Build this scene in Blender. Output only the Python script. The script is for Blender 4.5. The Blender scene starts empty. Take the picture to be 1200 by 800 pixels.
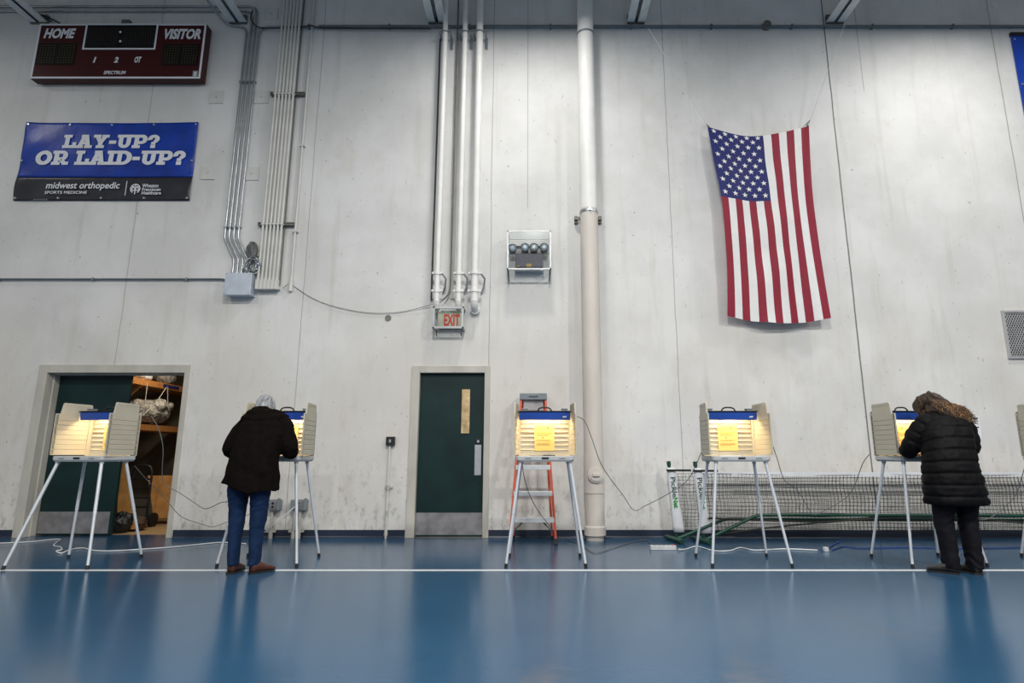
import bpy, bmesh, math, random
from mathutils import Vector, Matrix, noise
random.seed(7)
R = math.radians
S = bpy.context.scene
COL = S.collection

# ------------------------------------------------------------------ camera
F_PX, CX, CY = 682.0, 625.0, 400.0
PITCH = R(11.03)
EYE = 1.04                   # camera height
D = 7.785                    # distance camera -> gym wall
cam = bpy.data.objects.new('camera', bpy.data.cameras.new('camera'))
COL.objects.link(cam)
cam.location = (0, 0, EYE)
cam.rotation_euler = (R(90) + PITCH, 0, 0)
cam.data.sensor_width = 36
cam.data.lens = F_PX / 1200 * 36
cam.data.shift_x = -25 / 1200
cam.data.clip_start = 0.05
S.camera = cam

def at(px, py, y):
    """world point seen at photo pixel (px, py) on the plane Y = y"""
    v = (CY - py) / F_PX
    up = v * math.cos(PITCH) + math.sin(PITCH)
    fw = math.cos(PITCH) - v * math.sin(PITCH)
    t = y / fw
    return Vector(((px - CX) / F_PX * t, y, EYE + up * t))
def W(px, py, off=0.0):
    return at(px, py, D - off)
def FL(px, py, z=0.0):
    """point on the horizontal plane z"""
    v = (CY - py) / F_PX
    up = v * math.cos(PITCH) + math.sin(PITCH)
    fw = math.cos(PITCH) - v * math.sin(PITCH)
    t = (z - EYE) / up
    return Vector(((px - CX) / F_PX * t, fw * t, z))

# ------------------------------------------------------------------ light
S.view_settings.view_transform = 'Standard'
S.view_settings.look = 'None'
S.view_settings.gamma = 1
S.view_settings.use_curve_mapping = False
S.view_settings.exposure = 0.0
world = bpy.data.worlds.new('world')
S.world = world
world.use_nodes = True
world.node_tree.nodes['Background'].inputs[0].default_value = (0.99, 0.99, 0.975, 1)
world.node_tree.nodes['Background'].inputs[1].default_value = 0.30
def lamp(name, loc, size, watts, color=(1, 0.97, 0.92), rot=(0, 0, 0), shape='DISK', size_y=None, spread=180):
    l = bpy.data.lights.new(name, 'AREA')
    l.shape = shape; l.size = size
    if size_y: l.size_y = size_y
    l.energy = watts; l.color = color; l.spread = R(spread)
    o = bpy.data.objects.new(name, l); COL.objects.link(o)
    o.location = loc; o.rotation_euler = rot
    return o
# high bay lamps hanging from the roof, first row two metres from the wall
lamp('high_bay_light', (-0.05, D - 1.95, 7.38), 0.5, 95)
lamp('high_bay_light', (6.1, D - 1.95, 7.38), 0.5, 110)
lamp('high_bay_light', (-9.5, D - 1.95, 7.38), 0.5, 25)
for x, w in ((-6.1, 220), (0, 545), (6.1, 505)):
    lamp('high_bay_light', (x, D - 8.0, 7.38), 0.6, w)
    lamp('high_bay_light', (x, D - 14.0, 7.38), 0.6, w)

# ------------------------------------------------------------------ materials
def nt(m):
    return m.node_tree.nodes, m.node_tree.links
def mat(name, c, rough=0.5, metal=0.0, var=0.12, scale=6.0, bump=0.0, bscale=60.0, spec=0.5, coat=0.0, stretch=(1, 1, 1)):
    m = bpy.data.materials.new(name); m.use_nodes = True
    n, l = nt(m)
    b = n['Principled BSDF']
    tc = n.new('ShaderNodeTexCoord'); mp = n.new('ShaderNodeMapping'); mp.inputs['Scale'].default_value = stretch
    l.new(tc.outputs['Object'], mp.inputs[0])
    nz = n.new('ShaderNodeTexNoise'); nz.inputs['Scale'].default_value = scale; nz.inputs['Detail'].default_value = 6
    l.new(mp.outputs[0], nz.inputs['Vector'])
    rp = n.new('ShaderNodeValToRGB')
    rp.color_ramp.elements[0].position = 0.3; rp.color_ramp.elements[1].position = 0.7
    k0, k1 = 1 - var, 1 + var
    rp.color_ramp.elements[0].color = (c[0]*k0, c[1]*k0, c[2]*k0, 1)
    rp.color_ramp.elements[1].color = (min(1, c[0]*k1), min(1, c[1]*k1), min(1, c[2]*k1), 1)
    l.new(nz.outputs['Fac'], rp.inputs[0]); l.new(rp.outputs[0], b.inputs['Base Color'])
    b.inputs['Roughness'].default_value = rough
    b.inputs['Metallic'].default_value = metal
    b.inputs['Specular IOR Level'].default_value = spec
    b.inputs['Coat Weight'].default_value = coat
    if bump:
        n2 = n.new('ShaderNodeTexNoise'); n2.inputs['Scale'].default_value = bscale; n2.inputs['Detail'].default_value = 4
        l.new(mp.outputs[0], n2.inputs['Vector'])
        bp = n.new('ShaderNodeBump'); bp.inputs['Strength'].default_value = bump; bp.inputs['Distance'].default_value = 0.01
        l.new(n2.outputs['Fac'], bp.inputs['Height']); l.new(bp.outputs[0], b.inputs['Normal'])
    return m
def rgb(r, g, b):
    f = lambda v: (v/255/12.92) if v/255 <= 0.04045 else ((v/255+0.055)/1.055)**2.4
    return (f(r), f(g), f(b))

M = {}
M['white_paint'] = mat('white_paint', (0.80, 0.80, 0.78), 0.4, var=0.06, scale=4)
M['beige_pipe'] = mat('beige_pipe', (0.62, 0.575, 0.525), 0.5, var=0.08, scale=5, stretch=(1, 1, .3))
M['conduit_white'] = mat('conduit_white', (0.62, 0.62, 0.59), 0.45, var=0.08, scale=5)
M['galv'] = mat('galvanised_steel', (0.40, 0.43, 0.46), 0.35, metal=0.85, var=0.15, scale=8)
M['conduit_dark'] = mat('conduit_dark', (0.16, 0.19, 0.21), 0.45, metal=0.5, var=0.15)
M['strut'] = mat('strut_steel', (0.17, 0.17, 0.15), 0.5, metal=0.6, var=0.2)
M['box_grey'] = mat('box_grey', (0.50, 0.56, 0.64), 0.4, var=0.1, scale=9, metal=0.2)
M['alu'] = mat('aluminium', (0.62, 0.65, 0.68), 0.33, metal=0.8, var=0.08, scale=10)
M['leg_grey'] = mat('leg_grey', (0.58, 0.62, 0.67), 0.4, metal=0.2, var=0.06)
M['black'] = mat('black_plastic', (0.012, 0.012, 0.013), 0.45)
M['cable_black'] = mat('cable_black', (0.03, 0.03, 0.03), 0.5)
M['cable_grey'] = mat('cable_grey', (0.13, 0.135, 0.135), 0.5)
M['cable_white'] = mat('cable_white', (0.62, 0.64, 0.66), 0.5)
M['cable_blue'] = mat('cable_blue', (0.015, 0.06, 0.30), 0.45)
M['green_door'] = mat('green_door', (0.0045, 0.022, 0.023), 0.45, var=0.25, scale=3, spec=0.3)
M['frame_beige'] = mat('frame_beige', (0.49, 0.475, 0.425), 0.5, var=0.12, scale=5, stretch=(1, 1, .4))
M['steel_plate'] = mat('steel_plate', (0.36, 0.35, 0.36), 0.42, metal=0.7, var=0.25, scale=7)
M['booth'] = mat('booth_plastic', (0.48, 0.45, 0.36), 0.5, var=0.05, scale=6)
M['tray'] = mat('tray_plastic', (0.44, 0.46, 0.47), 0.45, var=0.05)
M['booth_blue'] = mat('booth_blue', (0.012, 0.06, 0.33), 0.4, var=0.1)
M['paper_yellow'] = mat('paper_yellow', (0.62, 0.47, 0.155), 0.8, var=0.03)
M['paper_white'] = mat('paper_white', (0.78, 0.80, 0.84), 0.8, var=0.03)
M['ink'] = mat('ink', (0.05, 0.05, 0.05), 0.8)
M['ink_soft'] = mat('ink_soft', (0.24, 0.16, 0.05), 0.8)
M['orange_fibre'] = mat('orange_fibreglass', (0.50, 0.060, 0.016), 0.45, var=0.12)
M['step_alu'] = mat('step_aluminium', (0.66, 0.68, 0.70), 0.45, metal=0.15, var=0.1, scale=12)
M['cap_grey'] = mat('cap_grey', (0.20, 0.23, 0.25), 0.5)
M['net_green'] = mat('net_green', (0.005, 0.055, 0.035), 0.4)
M['net_white'] = mat('net_white', (0.72, 0.74, 0.78), 0.7, var=0.05)
M['net_cord'] = mat('net_cord', (0.02, 0.022, 0.02), 0.7)
M['logo_dark'] = mat('logo_dark_green', (0.01, 0.06, 0.03), 0.6)
M['logo_green'] = mat('logo_bright_green', (0.03, 0.28, 0.05), 0.6)
M['maroon'] = mat('maroon', (0.048, 0.003, 0.004), 0.42, var=0.15, spec=0.3)
M['letter_white'] = mat('letter_white', (0.76, 0.78, 0.82), 0.5, var=0.04)
M['panel_black'] = mat('panel_black', (0.007, 0.0065, 0.0065), 0.5, spec=0.2)
M['dot_amber'] = mat('dot_amber', (0.08, 0.062, 0.016), 0.4)
M['dot_dark'] = mat('dot_dark', (0.03, 0.026, 0.022), 0.4)
M['banner_blue'] = mat('banner_blue', (0.004, 0.040, 0.33), 0.33, var=0.25, scale=3, bump=0.9, bscale=2.6)
M['banner_black'] = mat('banner_black', (0.022, 0.023, 0.032), 0.33, var=0.25, scale=3, bump=0.9, bscale=2.6)
M['flag_red'] = mat('flag_red', (0.25, 0.006, 0.028), 0.7, var=0.08)
M['flag_white'] = mat('flag_white', (0.76, 0.76, 0.75), 0.7, var=0.04)
M['flag_blue'] = mat('flag_blue', (0.006, 0.012, 0.125), 0.7, var=0.1)
M['exit_red'] = mat('exit_red', (0.75, 0.045, 0.025), 0.5)
M['exit_face'] = mat('exit_face', (0.60, 0.58, 0.45), 0.5)
M['wood'] = mat('lumber', (0.42, 0.18, 0.05), 0.6, var=0.2, scale=5, stretch=(4, 4, 4))
M['plywood'] = mat('plywood', (0.46, 0.22, 0.06), 0.65, var=0.25, scale=7)
M['store_floor'] = mat('store_floor', (0.42, 0.27, 0.13), 0.6, var=0.2, scale=4)
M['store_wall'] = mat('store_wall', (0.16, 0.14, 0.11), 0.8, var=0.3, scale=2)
M['brown_bag'] = mat('brown_sack', (0.06, 0.035, 0.022), 0.7, var=0.4, scale=12)
M['plastic_film'] = mat('plastic_film', (0.38, 0.37, 0.36), 0.18, var=0.6, scale=14, bump=1.0, bscale=22)
M['guard_alu'] = mat('guard_aluminium', (0.40, 0.41, 0.43), 0.42, metal=0.5, var=0.12)
M['mesh_steel'] = mat('mesh_steel', (0.55, 0.56, 0.57), 0.45, metal=0.6)
M['lens'] = mat('lamp_lens', (0.45, 0.52, 0.62), 0.2, metal=0.0, var=0.3, scale=30)
M['purple_dark'] = mat('battery_dark', (0.045, 0.038, 0.075), 0.4, var=0.4, scale=14)
M['skin'] = mat('skin', (0.55, 0.30, 0.21), 0.55, var=0.08)
M['coat_brown'] = mat('wool_coat', (0.0055, 0.0040, 0.0036), 0.9, var=0.3, scale=20, bump=0.4, bscale=140, spec=0.05)
M['jeans'] = mat('jeans', (0.0048, 0.0185, 0.060), 0.8, var=0.22, scale=9, bump=0.25, bscale=200, spec=0.2)
M['shoe_brown'] = mat('shoe_brown', (0.06, 0.016, 0.010), 0.45)
M['hair_grey'] = mat('hair_grey', (0.27, 0.285, 0.31), 0.5, var=0.5, scale=16, stretch=(3, 1, .6))
M['puffer'] = mat('puffer_black', (0.0030, 0.0030, 0.0037), 0.62, var=0.2, scale=20, bump=0.25, bscale=30, spec=0.12)
M['trousers'] = mat('trousers_black', (0.0035, 0.0035, 0.0065), 0.8, spec=0.2)
M['shoe_black'] = mat('shoe_black', (0.012, 0.010, 0.009), 0.35)
M['hair_brown'] = mat('hair_brown', (0.040, 0.022, 0.012), 0.5, var=0.55, scale=14, stretch=(1.5, 1.5, 1))
M['hair_gold'] = mat('hair_gold', (0.20, 0.105, 0.042), 0.45, var=0.3, scale=14)
M['vent_dark'] = mat('vent_dark', (0.03, 0.03, 0.035), 0.7)
M['banner_side'] = mat('banner_side', (0.010, 0.055, 0.42), 0.35, var=0.2, scale=2, bump=0.2, bscale=3)
M['joist'] = mat('joist_paint', (0.74, 0.76, 0.75), 0.5, var=0.1)
M['deck'] = mat('deck_paint', (0.40, 0.40, 0.38), 0.6, var=0.1)

# lamp tube of the booths gives off light
tube_m = bpy.data.materials.new('lit_tube'); tube_m.use_nodes = True
tb = tube_m.node_tree.nodes['Principled BSDF']
tb.inputs['Base Color'].default_value = (1, 0.9, 0.7, 1)
tb.inputs['Emission Color'].default_value = (1, 0.82, 0.5, 1)
tb.inputs['Emission Strength'].default_value = 6
M['lit_tube'] = tube_m
# clear acrylic covers
ac = bpy.data.materials.new('clear_acrylic'); ac.use_nodes = True
n, l = nt(ac)
tr = n.new('ShaderNodeBsdfTransparent'); gl = n.new('ShaderNodeBsdfGlossy'); gl.inputs['Roughness'].default_value = 0.08
tr.inputs[0].default_value = (0.90, 0.92, 0.92, 1)
fr = n.new('ShaderNodeFresnel'); fr.inputs[0].default_value = 1.18
mx = n.new('ShaderNodeMixShader')
l.new(fr.outputs[0], mx.inputs[0]); l.new(tr.outputs[0], mx.inputs[1]); l.new(gl.outputs[0], mx.inputs[2])
l.new(mx.outputs[0], n['Material Output'].inputs[0])
M['acrylic'] = ac

def wall_material():
    m = bpy.data.materials.new('painted_precast_wall'); m.use_nodes = True
    n, l = nt(m); b = n['Principled BSDF']
    tc = n.new('ShaderNodeTexCoord')
    sp = n.new('ShaderNodeSeparateXYZ'); l.new(tc.outputs['Object'], sp.inputs[0])
    def noi(scale, st=(1, 1, 1), det=6, rough=.6):
        mp = n.new('ShaderNodeMapping'); mp.inputs['Scale'].default_value = st
        l.new(tc.outputs['Object'], mp.inputs[0])
        z = n.new('ShaderNodeTexNoise'); z.inputs['Scale'].default_value = scale
        z.inputs['Detail'].default_value = det; z.inputs['Roughness'].default_value = rough
        l.new(mp.outputs[0], z.inputs['Vector']); return z.outputs['Fac']
    def ma(op, a, bb, cl=False):
        q = n.new('ShaderNodeMath'); q.operation = op; q.use_clamp = cl
        for i, v in enumerate((a, bb)):
            if v is None: continue
            if isinstance(v, (int, float)): q.inputs[i].default_value = v
            else: l.new(v, q.inputs[i])
        return q.outputs[0]
    def ramp(v, a, bb):
        q = n.new('ShaderNodeMapRange'); q.inputs[1].default_value = a; q.inputs[2].default_value = bb
        q.interpolation_type = 'SMOOTHSTEP'
        l.new(v, q.inputs[0]); return q.outputs[0]
    def mix(fac, c1, c2, mode='MIX'):
        q = n.new('ShaderNodeMix'); q.data_type = 'RGBA'; q.blend_type = mode
        if isinstance(fac, (int, float)): q.inputs[0].default_value = fac
        else: l.new(fac, q.inputs[0])
        for i, v in ((6, c1), (7, c2)):
            if isinstance(v, tuple): q.inputs[i].default_value = (*v, 1)
            else: l.new(v, q.inputs[i])
        return q.outputs[2]
    x, z = sp.outputs[0], sp.outputs[2]
    col = mix(ramp(noi(0.9), .35, .65), (0.63, 0.63, 0.62), (0.73, 0.73, 0.725))
    # blotches and streaks running down
    streak = ramp(noi(2.2, (3.0, 1, .22), 8), .52, .72)
    col = mix(ma('MULTIPLY', streak, .35), col, (0.50, 0.47, 0.41))
    patch = ramp(noi(1.3, (1, 1, .8), 8, .7), .56, .74)
    col = mix(ma('MULTIPLY', patch, .32), col, (0.56, 0.52, 0.44))
    old = ramp(noi(.8, (1, 1, .35), 6, .65), .40, .62)
    col = mix(ma('MULTIPLY', ma('MULTIPLY', old, ramp(z, 3.6, 2.2)), .6), col, (0.645, 0.615, 0.56))
    fresh = ma('MULTIPLY', ma('MULTIPLY', ramp(z, 1.0, 1.25), ramp(z, 1.62, 1.45)), ramp(noi(.55, (1, 1, .2)), .45, .55))
    col = mix(ma('MULTIPLY', fresh, .5), col, (0.66, 0.66, 0.67))
    # scuffs, thick towards the floor
    low = ramp(z, 1.5, 0.05)
    mid = ramp(z, 4.0, 1.2)
    sc = ramp(noi(9, (1, 1, .55), 10, .75), .50, .70)
    col = mix(ma('MULTIPLY', ma('MULTIPLY', sc, low), .8), col, (0.27, 0.25, 0.21))
    sc2 = ramp(noi(4, (1, 1, .4), 8, .7), .50, .72)
    col = mix(ma('MULTIPLY', ma('MULTIPLY', sc2, mid), .38), col, (0.46, 0.42, 0.35))
    speck = ramp(noi(26, (1, 1, .6), 3, .5), .70, .76)
    col = mix(ma('MULTIPLY', speck, .55), col, (0.20, 0.19, 0.17))
    # panel joints
    joints = [(W(152, 300).x, .009, .42), (W(362, 260).x, .008, .5), (W(576, 230).x, .009, .5),
              (W(786, 250).x, .008, .55), (W(985, 210).x, .014, .95), (W(1190, 200).x, .011, .6)]
    for jx, w, k in joints:
        wob = ma('MULTIPLY', ma('SUBTRACT', noi(1.2), .5), .03)
        d = ma('ABSOLUTE', ma('SUBTRACT', ma('ADD', x, wob), jx), None)
        f = ramp(d, w, w * .35)
        col = mix(ma('MULTIPLY', f, k), col, (0.13, 0.13, 0.12))
    jx = W(618.5, 150).x
    d = ma('ABSOLUTE', ma('SUBTRACT', x, jx), None)
    f = ma('MULTIPLY', ramp(d, .008, .003), ramp(z, 4.45, 4.55))
    col = mix(ma('MULTIPLY', f, .55), col, (0.2, 0.2, 0.19))
    jx = W(1007, 60).x
    d = ma('ABSOLUTE', ma('SUBTRACT', x, jx), None)
    f = ma('MULTIPLY', ramp(d, .008, .003), ramp(z, 6.3, 6.4))
    col = mix(ma('MULTIPLY', f, .6), col, (0.2, 0.2, 0.19))
    l.new(col, b.inputs['Base Color'])
    b.inputs['Roughness'].default_value = 0.55
    b.inputs['Specular IOR Level'].default_value = 0.3
    bp = n.new('ShaderNodeBump'); bp.inputs['Strength'].default_value = .12; bp.inputs['Distance'].default_value = .01
    l.new(noi(24), bp.inputs['Height']); l.new(bp.outputs[0], b.inputs['Normal'])
    return m
M['wall'] = wall_material()

def floor_material():
    m = bpy.data.materials.new('blue_sports_floor'); m.use_nodes = True
    n, l = nt(m); b = n['Principled BSDF']
    tc = n.new('ShaderNodeTexCoord')
    z = n.new('ShaderNodeTexNoise'); z.inputs['Scale'].default_value = 1.1; z.inputs['Detail'].default_value = 8
    l.new(tc.outputs['Object'], z.inputs['Vector'])
    r = n.new('ShaderNodeValToRGB')
    r.color_ramp.elements[0].position = .3; r.color_ramp.elements[1].position = .7
    r.color_ramp.elements[0].color = (0.017, 0.066, 0.135, 1); r.color_ramp.elements[1].color = (0.022, 0.079, 0.156, 1)
    l.new(z.outputs['Fac'], r.inputs[0])
    # worn scuffs
    z2 = n.new('ShaderNodeTexNoise'); z2.inputs['Scale'].default_value = 14; z2.inputs['Detail'].default_value = 9
    z2.inputs['Roughness'].default_value = .75
    mp = n.new('ShaderNodeMapping'); mp.inputs['Scale'].default_value = (.35, 1, 1); l.new(tc.outputs['Object'], mp.inputs[0])
    l.new(mp.outputs[0], z2.inputs['Vector'])
    mr = n.new('ShaderNodeMapRange'); mr.inputs[1].default_value = .6; mr.inputs[2].default_value = .8; mr.inputs[4].default_value = .25
    l.new(z2.outputs['Fac'], mr.inputs[0])
    mx = n.new('ShaderNodeMix'); mx.data_type = 'RGBA'
    l.new(mr.outputs[0], mx.inputs[0]); l.new(r.outputs[0], mx.inputs[6]); mx.inputs[7].default_value = (0.050, 0.090, 0.140, 1)
    # brown drag mark on the floor
    pa_, pb_ = FL(972, 719), FL(1058, 746); dv = (pb_ - pa_); ln = dv.length; dv.normalize()
    def dot(vec, off):
        q = n.new('ShaderNodeVectorMath'); q.operation = 'DOT_PRODUCT'; l.new(tc.outputs['Object'], q.inputs[0]); q.inputs[1].default_value = vec
        e = n.new('ShaderNodeMath'); e.operation = 'SUBTRACT'; l.new(q.outputs['Value'], e.inputs[0]); e.inputs[1].default_value = off; return e.outputs[0]
    nv = Vector((-dv.y, dv.x, 0))
    ab = n.new('ShaderNodeMath'); ab.operation = 'ABSOLUTE'; l.new(dot(nv, nv.dot(pa_)), ab.inputs[0])
    m1 = n.new('ShaderNodeMapRange'); m1.inputs[1].default_value = .022; m1.inputs[2].default_value = .004; l.new(ab.outputs[0], m1.inputs[0])
    al = n.new('ShaderNodeMath'); al.operation = 'COMPARE'; al.inputs[1].default_value = ln/2; al.inputs[2].default_value = ln/2; l.new(dot(dv, dv.dot(pa_)), al.inputs[0])
    mm = n.new('ShaderNodeMath'); mm.operation = 'MULTIPLY'; l.new(m1.outputs[0], mm.inputs[0]); l.new(al.outputs[0], mm.inputs[1])
    m3 = n.new('ShaderNodeMath'); m3.operation = 'MULTIPLY'; m3.inputs[1].default_value = .45; l.new(mm.outputs[0], m3.inputs[0])
    mx2 = n.new('ShaderNodeMix'); mx2.data_type = 'RGBA'; l.new(m3.outputs[0], mx2.inputs[0]); l.new(mx.outputs[2], mx2.inputs[6]); mx2.inputs[7].default_value = (0.10, 0.065, 0.04, 1)
    l.new(mx2.outputs[2], b.inputs['Base Color'])
    mr2 = n.new('ShaderNodeMapRange'); mr2.inputs[3].default_value = .15; mr2.inputs[4].default_value = .25
    l.new(z2.outputs['Fac'], mr2.inputs[0]); l.new(mr2.outputs[0], b.inputs['Roughness'])
    b.inputs['Specular IOR Level'].default_value = .5
    n3 = n.new('ShaderNodeTexNoise'); n3.inputs['Scale'].default_value = 90
    l.new(tc.outputs['Object'], n3.inputs['Vector'])
    bp = n.new('ShaderNodeBump'); bp.inputs['Strength'].default_value = .06; bp.inputs['Distance'].default_value = .004
    l.new(n3.outputs['Fac'], bp.inputs['Height']); l.new(bp.outputs[0], b.inputs['Normal'])
    return m
M['floor'] = floor_material()
M['navy'] = mat('navy_vinyl', (0.016, 0.025, 0.050), 0.4, var=0.15, scale=3)
M['line_white'] = mat('line_white', (0.62, 0.64, 0.66), 0.35, var=0.08, scale=10)

# ------------------------------------------------------------------ mesh helpers
class MB:
    def __init__(s): s.v = []; s.f = []; s.mi = []; s.sm = []
    def add(s, vs, fs, mi=0, sm=False):
        o = len(s.v); s.v += [tuple(p) for p in vs]
        for f in fs: s.f.append([i + o for i in f]); s.mi.append(mi); s.sm.append(sm)
        return s
    def box(s, a, b, mi=0, mtx=None):
        (x0, y0, z0), (x1, y1, z1) = a, b
        vs = [Vector(p) for p in ((x0,y0,z0),(x1,y0,z0),(x1,y1,z0),(x0,y1,z0),(x0,y0,z1),(x1,y0,z1),(x1,y1,z1),(x0,y1,z1))]
        if mtx: vs = [mtx @ p for p in vs]
        return s.add(vs, [(0,3,2,1),(4,5,6,7),(0,1,5,4),(1,2,6,5),(2,3,7,6),(3,0,4,7)], mi)
    def rings(s, rings, mi=0, sm=True, cap=True, dup=False):
        n = len(rings[0]); vs = [p for r in rings for p in r]; fs = []
        for i in range(len(rings) - 1):
            for j in range(n):
                k = (j + 1) % n
                fs.append((i*n + j, i*n + k, (i+1)*n + k, (i+1)*n + j))
        if cap and not dup:
            fs.append(tuple(range(n - 1, -1, -1))); fs.append(tuple(range((len(rings)-1)*n, len(rings)*n)))
        s.add(vs, fs, mi, sm)
        if cap and dup:
            s.add(rings[0], [tuple(range(n - 1, -1, -1))], mi); s.add(rings[-1], [tuple(range(n))], mi)
        return s
    def tube(s, pts, r, seg=10, mi=0, cap=True, sm=True, dup=True):
        pts = [Vector(p) for p in pts]
        rr = r if isinstance(r, (list, tuple)) else [r] * len(pts)
        ring = []; nrm = None
        for i, p in enumerate(pts):
            a = pts[max(i-1, 0)]; b = pts[min(i+1, len(pts)-1)]
            t = (b - a).normalized()
            if nrm is None:
                nrm = t.orthogonal().normalized()
            else:
                nrm = (nrm - t * nrm.dot(t))
                nrm = nrm.normalized() if nrm.length > 1e-6 else t.orthogonal().normalized()
            bi = t.cross(nrm)
            ring.append([p + (nrm*math.cos(2*math.pi*k/seg) + bi*math.sin(2*math.pi*k/seg)) * rr[i] for k in range(seg)])
        return s.rings(ring, mi, sm, cap, dup)
    def cyl(s, a, b, r, r2=None, seg=20, mi=0): return s.tube([a, b], [r, r2 if r2 is not None else r], seg, mi)
    def limb(s, pts, rad, seg=14, steps=6):
        """smooth tapering tube with rounded ends"""
        P, Q = spline(pts, rad, steps)
        a = (P[0] - P[1]).normalized(); b = (P[-1] - P[-2]).normalized()
        pre = [(P[0] + a * Q[0] * math.sin(t), Q[0] * math.cos(t)) for t in (1.35, 1.0, .6, .3)]
        post = [(P[-1] + b * Q[-1] * math.sin(t), Q[-1] * math.cos(t)) for t in (.3, .6, 1.0, 1.35)]
        pts2 = [p for p, _ in pre] + P + [p for p, _ in post]
        rad2 = [q for _, q in pre] + Q + [q for _, q in post]
        return s.tube(pts2, rad2, seg, dup=False)
    def ell(s, c, r, rot=None, seg=20, rows=14, mi=0, jit=0):
        c = Vector(c); vs = []; fs = []
        rings = []
        for i in range(rows + 1):
            th = math.pi * (i + .02 if i == 0 else (i - .02 if i == rows else i)) / rows
            rg = []
            for j in range(seg):
                ph = 2 * math.pi * j / seg
                p = Vector((r[0]*math.sin(th)*math.cos(ph), r[1]*math.sin(th)*math.sin(ph), -r[2]*math.cos(th)))
                if jit: p *= 1 + jit * noise.noise(p * 9 + c * 3)
                if rot: p = rot @ p
                rg.append(c + p)
            rings.append(rg)
        return s.rings(rings, mi, True, True)
    def poly(s, pts, d, mi=0):
        """convex-ish polygon pts (list of Vector) extruded by vector d"""
        d = Vector(d); n = len(pts); pts = [Vector(p) for p in pts]
        vs = pts + [p + d for p in pts]
        fs = [tuple(range(n)), tuple(range(2*n-1, n-1, -1))] + [(i, i+n, (i+1) % n + n, (i+1) % n) for i in range(n)]
        return s.add(vs, fs, mi)
    def mesh(s, name, mats, off=Vector((0, 0, 0)), fix=True):
        me = bpy.data.meshes.new(name)
        me.from_pydata([(p[0]-off[0], p[1]-off[1], p[2]-off[2]) for p in s.v], [], s.f)
        for m in (mats if isinstance(mats, (list, tuple)) else [mats]): me.materials.append(m)
        me.polygons.foreach_set('material_index', s.mi); me.polygons.foreach_set('use_smooth', s.sm)
        if fix:
            bm = bmesh.new(); bm.from_mesh(me); bmesh.ops.recalc_face_normals(bm, faces=bm.faces); bm.to_mesh(me); bm.free()
        me.update(); return me

def spline(pts, rad=None, steps=6):
    pts = [Vector(p) for p in pts]
    if rad is None: rad = [0] * len(pts)
    P = []; Q = []
    n = len(pts)
    for i in range(n - 1):
        p0 = pts[max(i-1, 0)]; p1 = pts[i]; p2 = pts[i+1]; p3 = pts[min(i+2, n-1)]
        for k in range(steps):
            t = k / steps
            P.append(.5 * ((2*p1) + (p2-p0)*t + (2*p0-5*p1+4*p2-p3)*t*t + (3*p1-p0-3*p2+p3)*t**3))
            Q.append(rad[i] + (rad[i+1]-rad[i]) * t)
    P.append(pts[-1]); Q.append(rad[-1])
    return P, Q

ROOT = {}
def tag(o, label, cat, group=None, kind=None):
    o['label'] = label; o['category'] = cat
    if group: o['group'] = group
    if kind: o['kind'] = kind
    return o
def thing(name, label, cat, loc=(0, 0, 0), group=None):
    o = bpy.data.objects.new(name, None); COL.objects.link(o)
    o.location = loc; o.empty_display_size = .1
    ROOT[o] = Vector(loc)
    return tag(o, label, cat, group)
SPLIT = {'strap', 'clamp', 'coupling', 'hub_fitting', 'post', 'foot_hook', 'screw', 'grommet', 'colon_lamp', 'strut_bracket', 'tray_clip', 'hinge',
         'hanger', 'socket', 'mounting_bracket', 'drop_conduit', 'corner_hook', 'step_brace', 'amber_tag', 'latch', 'foot', 'printed_arrow', 'badge'}
def pieces(mb):
    """the separate pieces of a builder: connected parts whose boxes touch stay together"""
    n_ = len(mb.v); up = list(range(n_))
    def root(i):
        while up[i] != i: up[i] = up[up[i]]; i = up[i]
        return i
    for f in mb.f:
        for k in f[1:]: up[root(k)] = root(f[0])
    comp = {}
    for i in range(n_): comp.setdefault(root(i), []).append(i)
    ids = list(comp); bb = {}
    for c in ids:
        P = [mb.v[i] for i in comp[c]]; bb[c] = [(min(p[k] for p in P) - .0015, max(p[k] for p in P) + .0015) for k in range(3)]
    g = {c: c for c in ids}
    def gr(c):
        while g[c] != c: c = g[c]
        return c
    for a in range(len(ids)):
        for b in range(a):
            if all(bb[ids[a]][k][0] <= bb[ids[b]][k][1] and bb[ids[b]][k][0] <= bb[ids[a]][k][1] for k in range(3)): g[gr(ids[a])] = gr(ids[b])
    out = {}
    for c in ids: out.setdefault(gr(c), []).append(c)
    if len(out) == 1: return [mb]
    res = []
    for cs in out.values():
        cs = set(cs); q = MB(); idx = {}
        for i in range(n_):
            if root(i) in cs: idx[i] = len(q.v); q.v.append(mb.v[i])
        for f, mi, sm in zip(mb.f, mb.mi, mb.sm):
            if f[0] in idx: q.f.append([idx[i] for i in f]); q.mi.append(mi); q.sm.append(sm)
        res.append(q)
    return res
def obj(name, mb, m, parent=None, bevel=0.0, loc=None, label=None):
    if parent and name in SPLIT:
        return [obj1(name, q, m, parent, bevel, loc, label) for q in pieces(mb)][0]
    return obj1(name, mb, m, parent, bevel, loc, label)
def obj1(name, mb, m, parent=None, bevel=0.0, loc=None, label=None):
    """one mesh object; the vertices are given in world space, the origin sits at the root's base (or loc)"""
    off = ROOT.get(parent, Vector((0, 0, 0))) if parent else Vector(loc or (0, 0, 0))
    me = mb if isinstance(mb, bpy.types.Mesh) else mb.mesh(name, m, off)
    o = bpy.data.objects.new(name, me); COL.objects.link(o)
    if parent: o.parent = parent
    else: o.location = off
    ROOT[o] = off
    if bevel:
        b = o.modifiers.new('bevel', 'BEVEL'); b.width = bevel; b.segments = 2; b.limit_method = 'ANGLE'; b.angle_limit = R(40)
    if label: o['label'] = label
    return o
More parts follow.
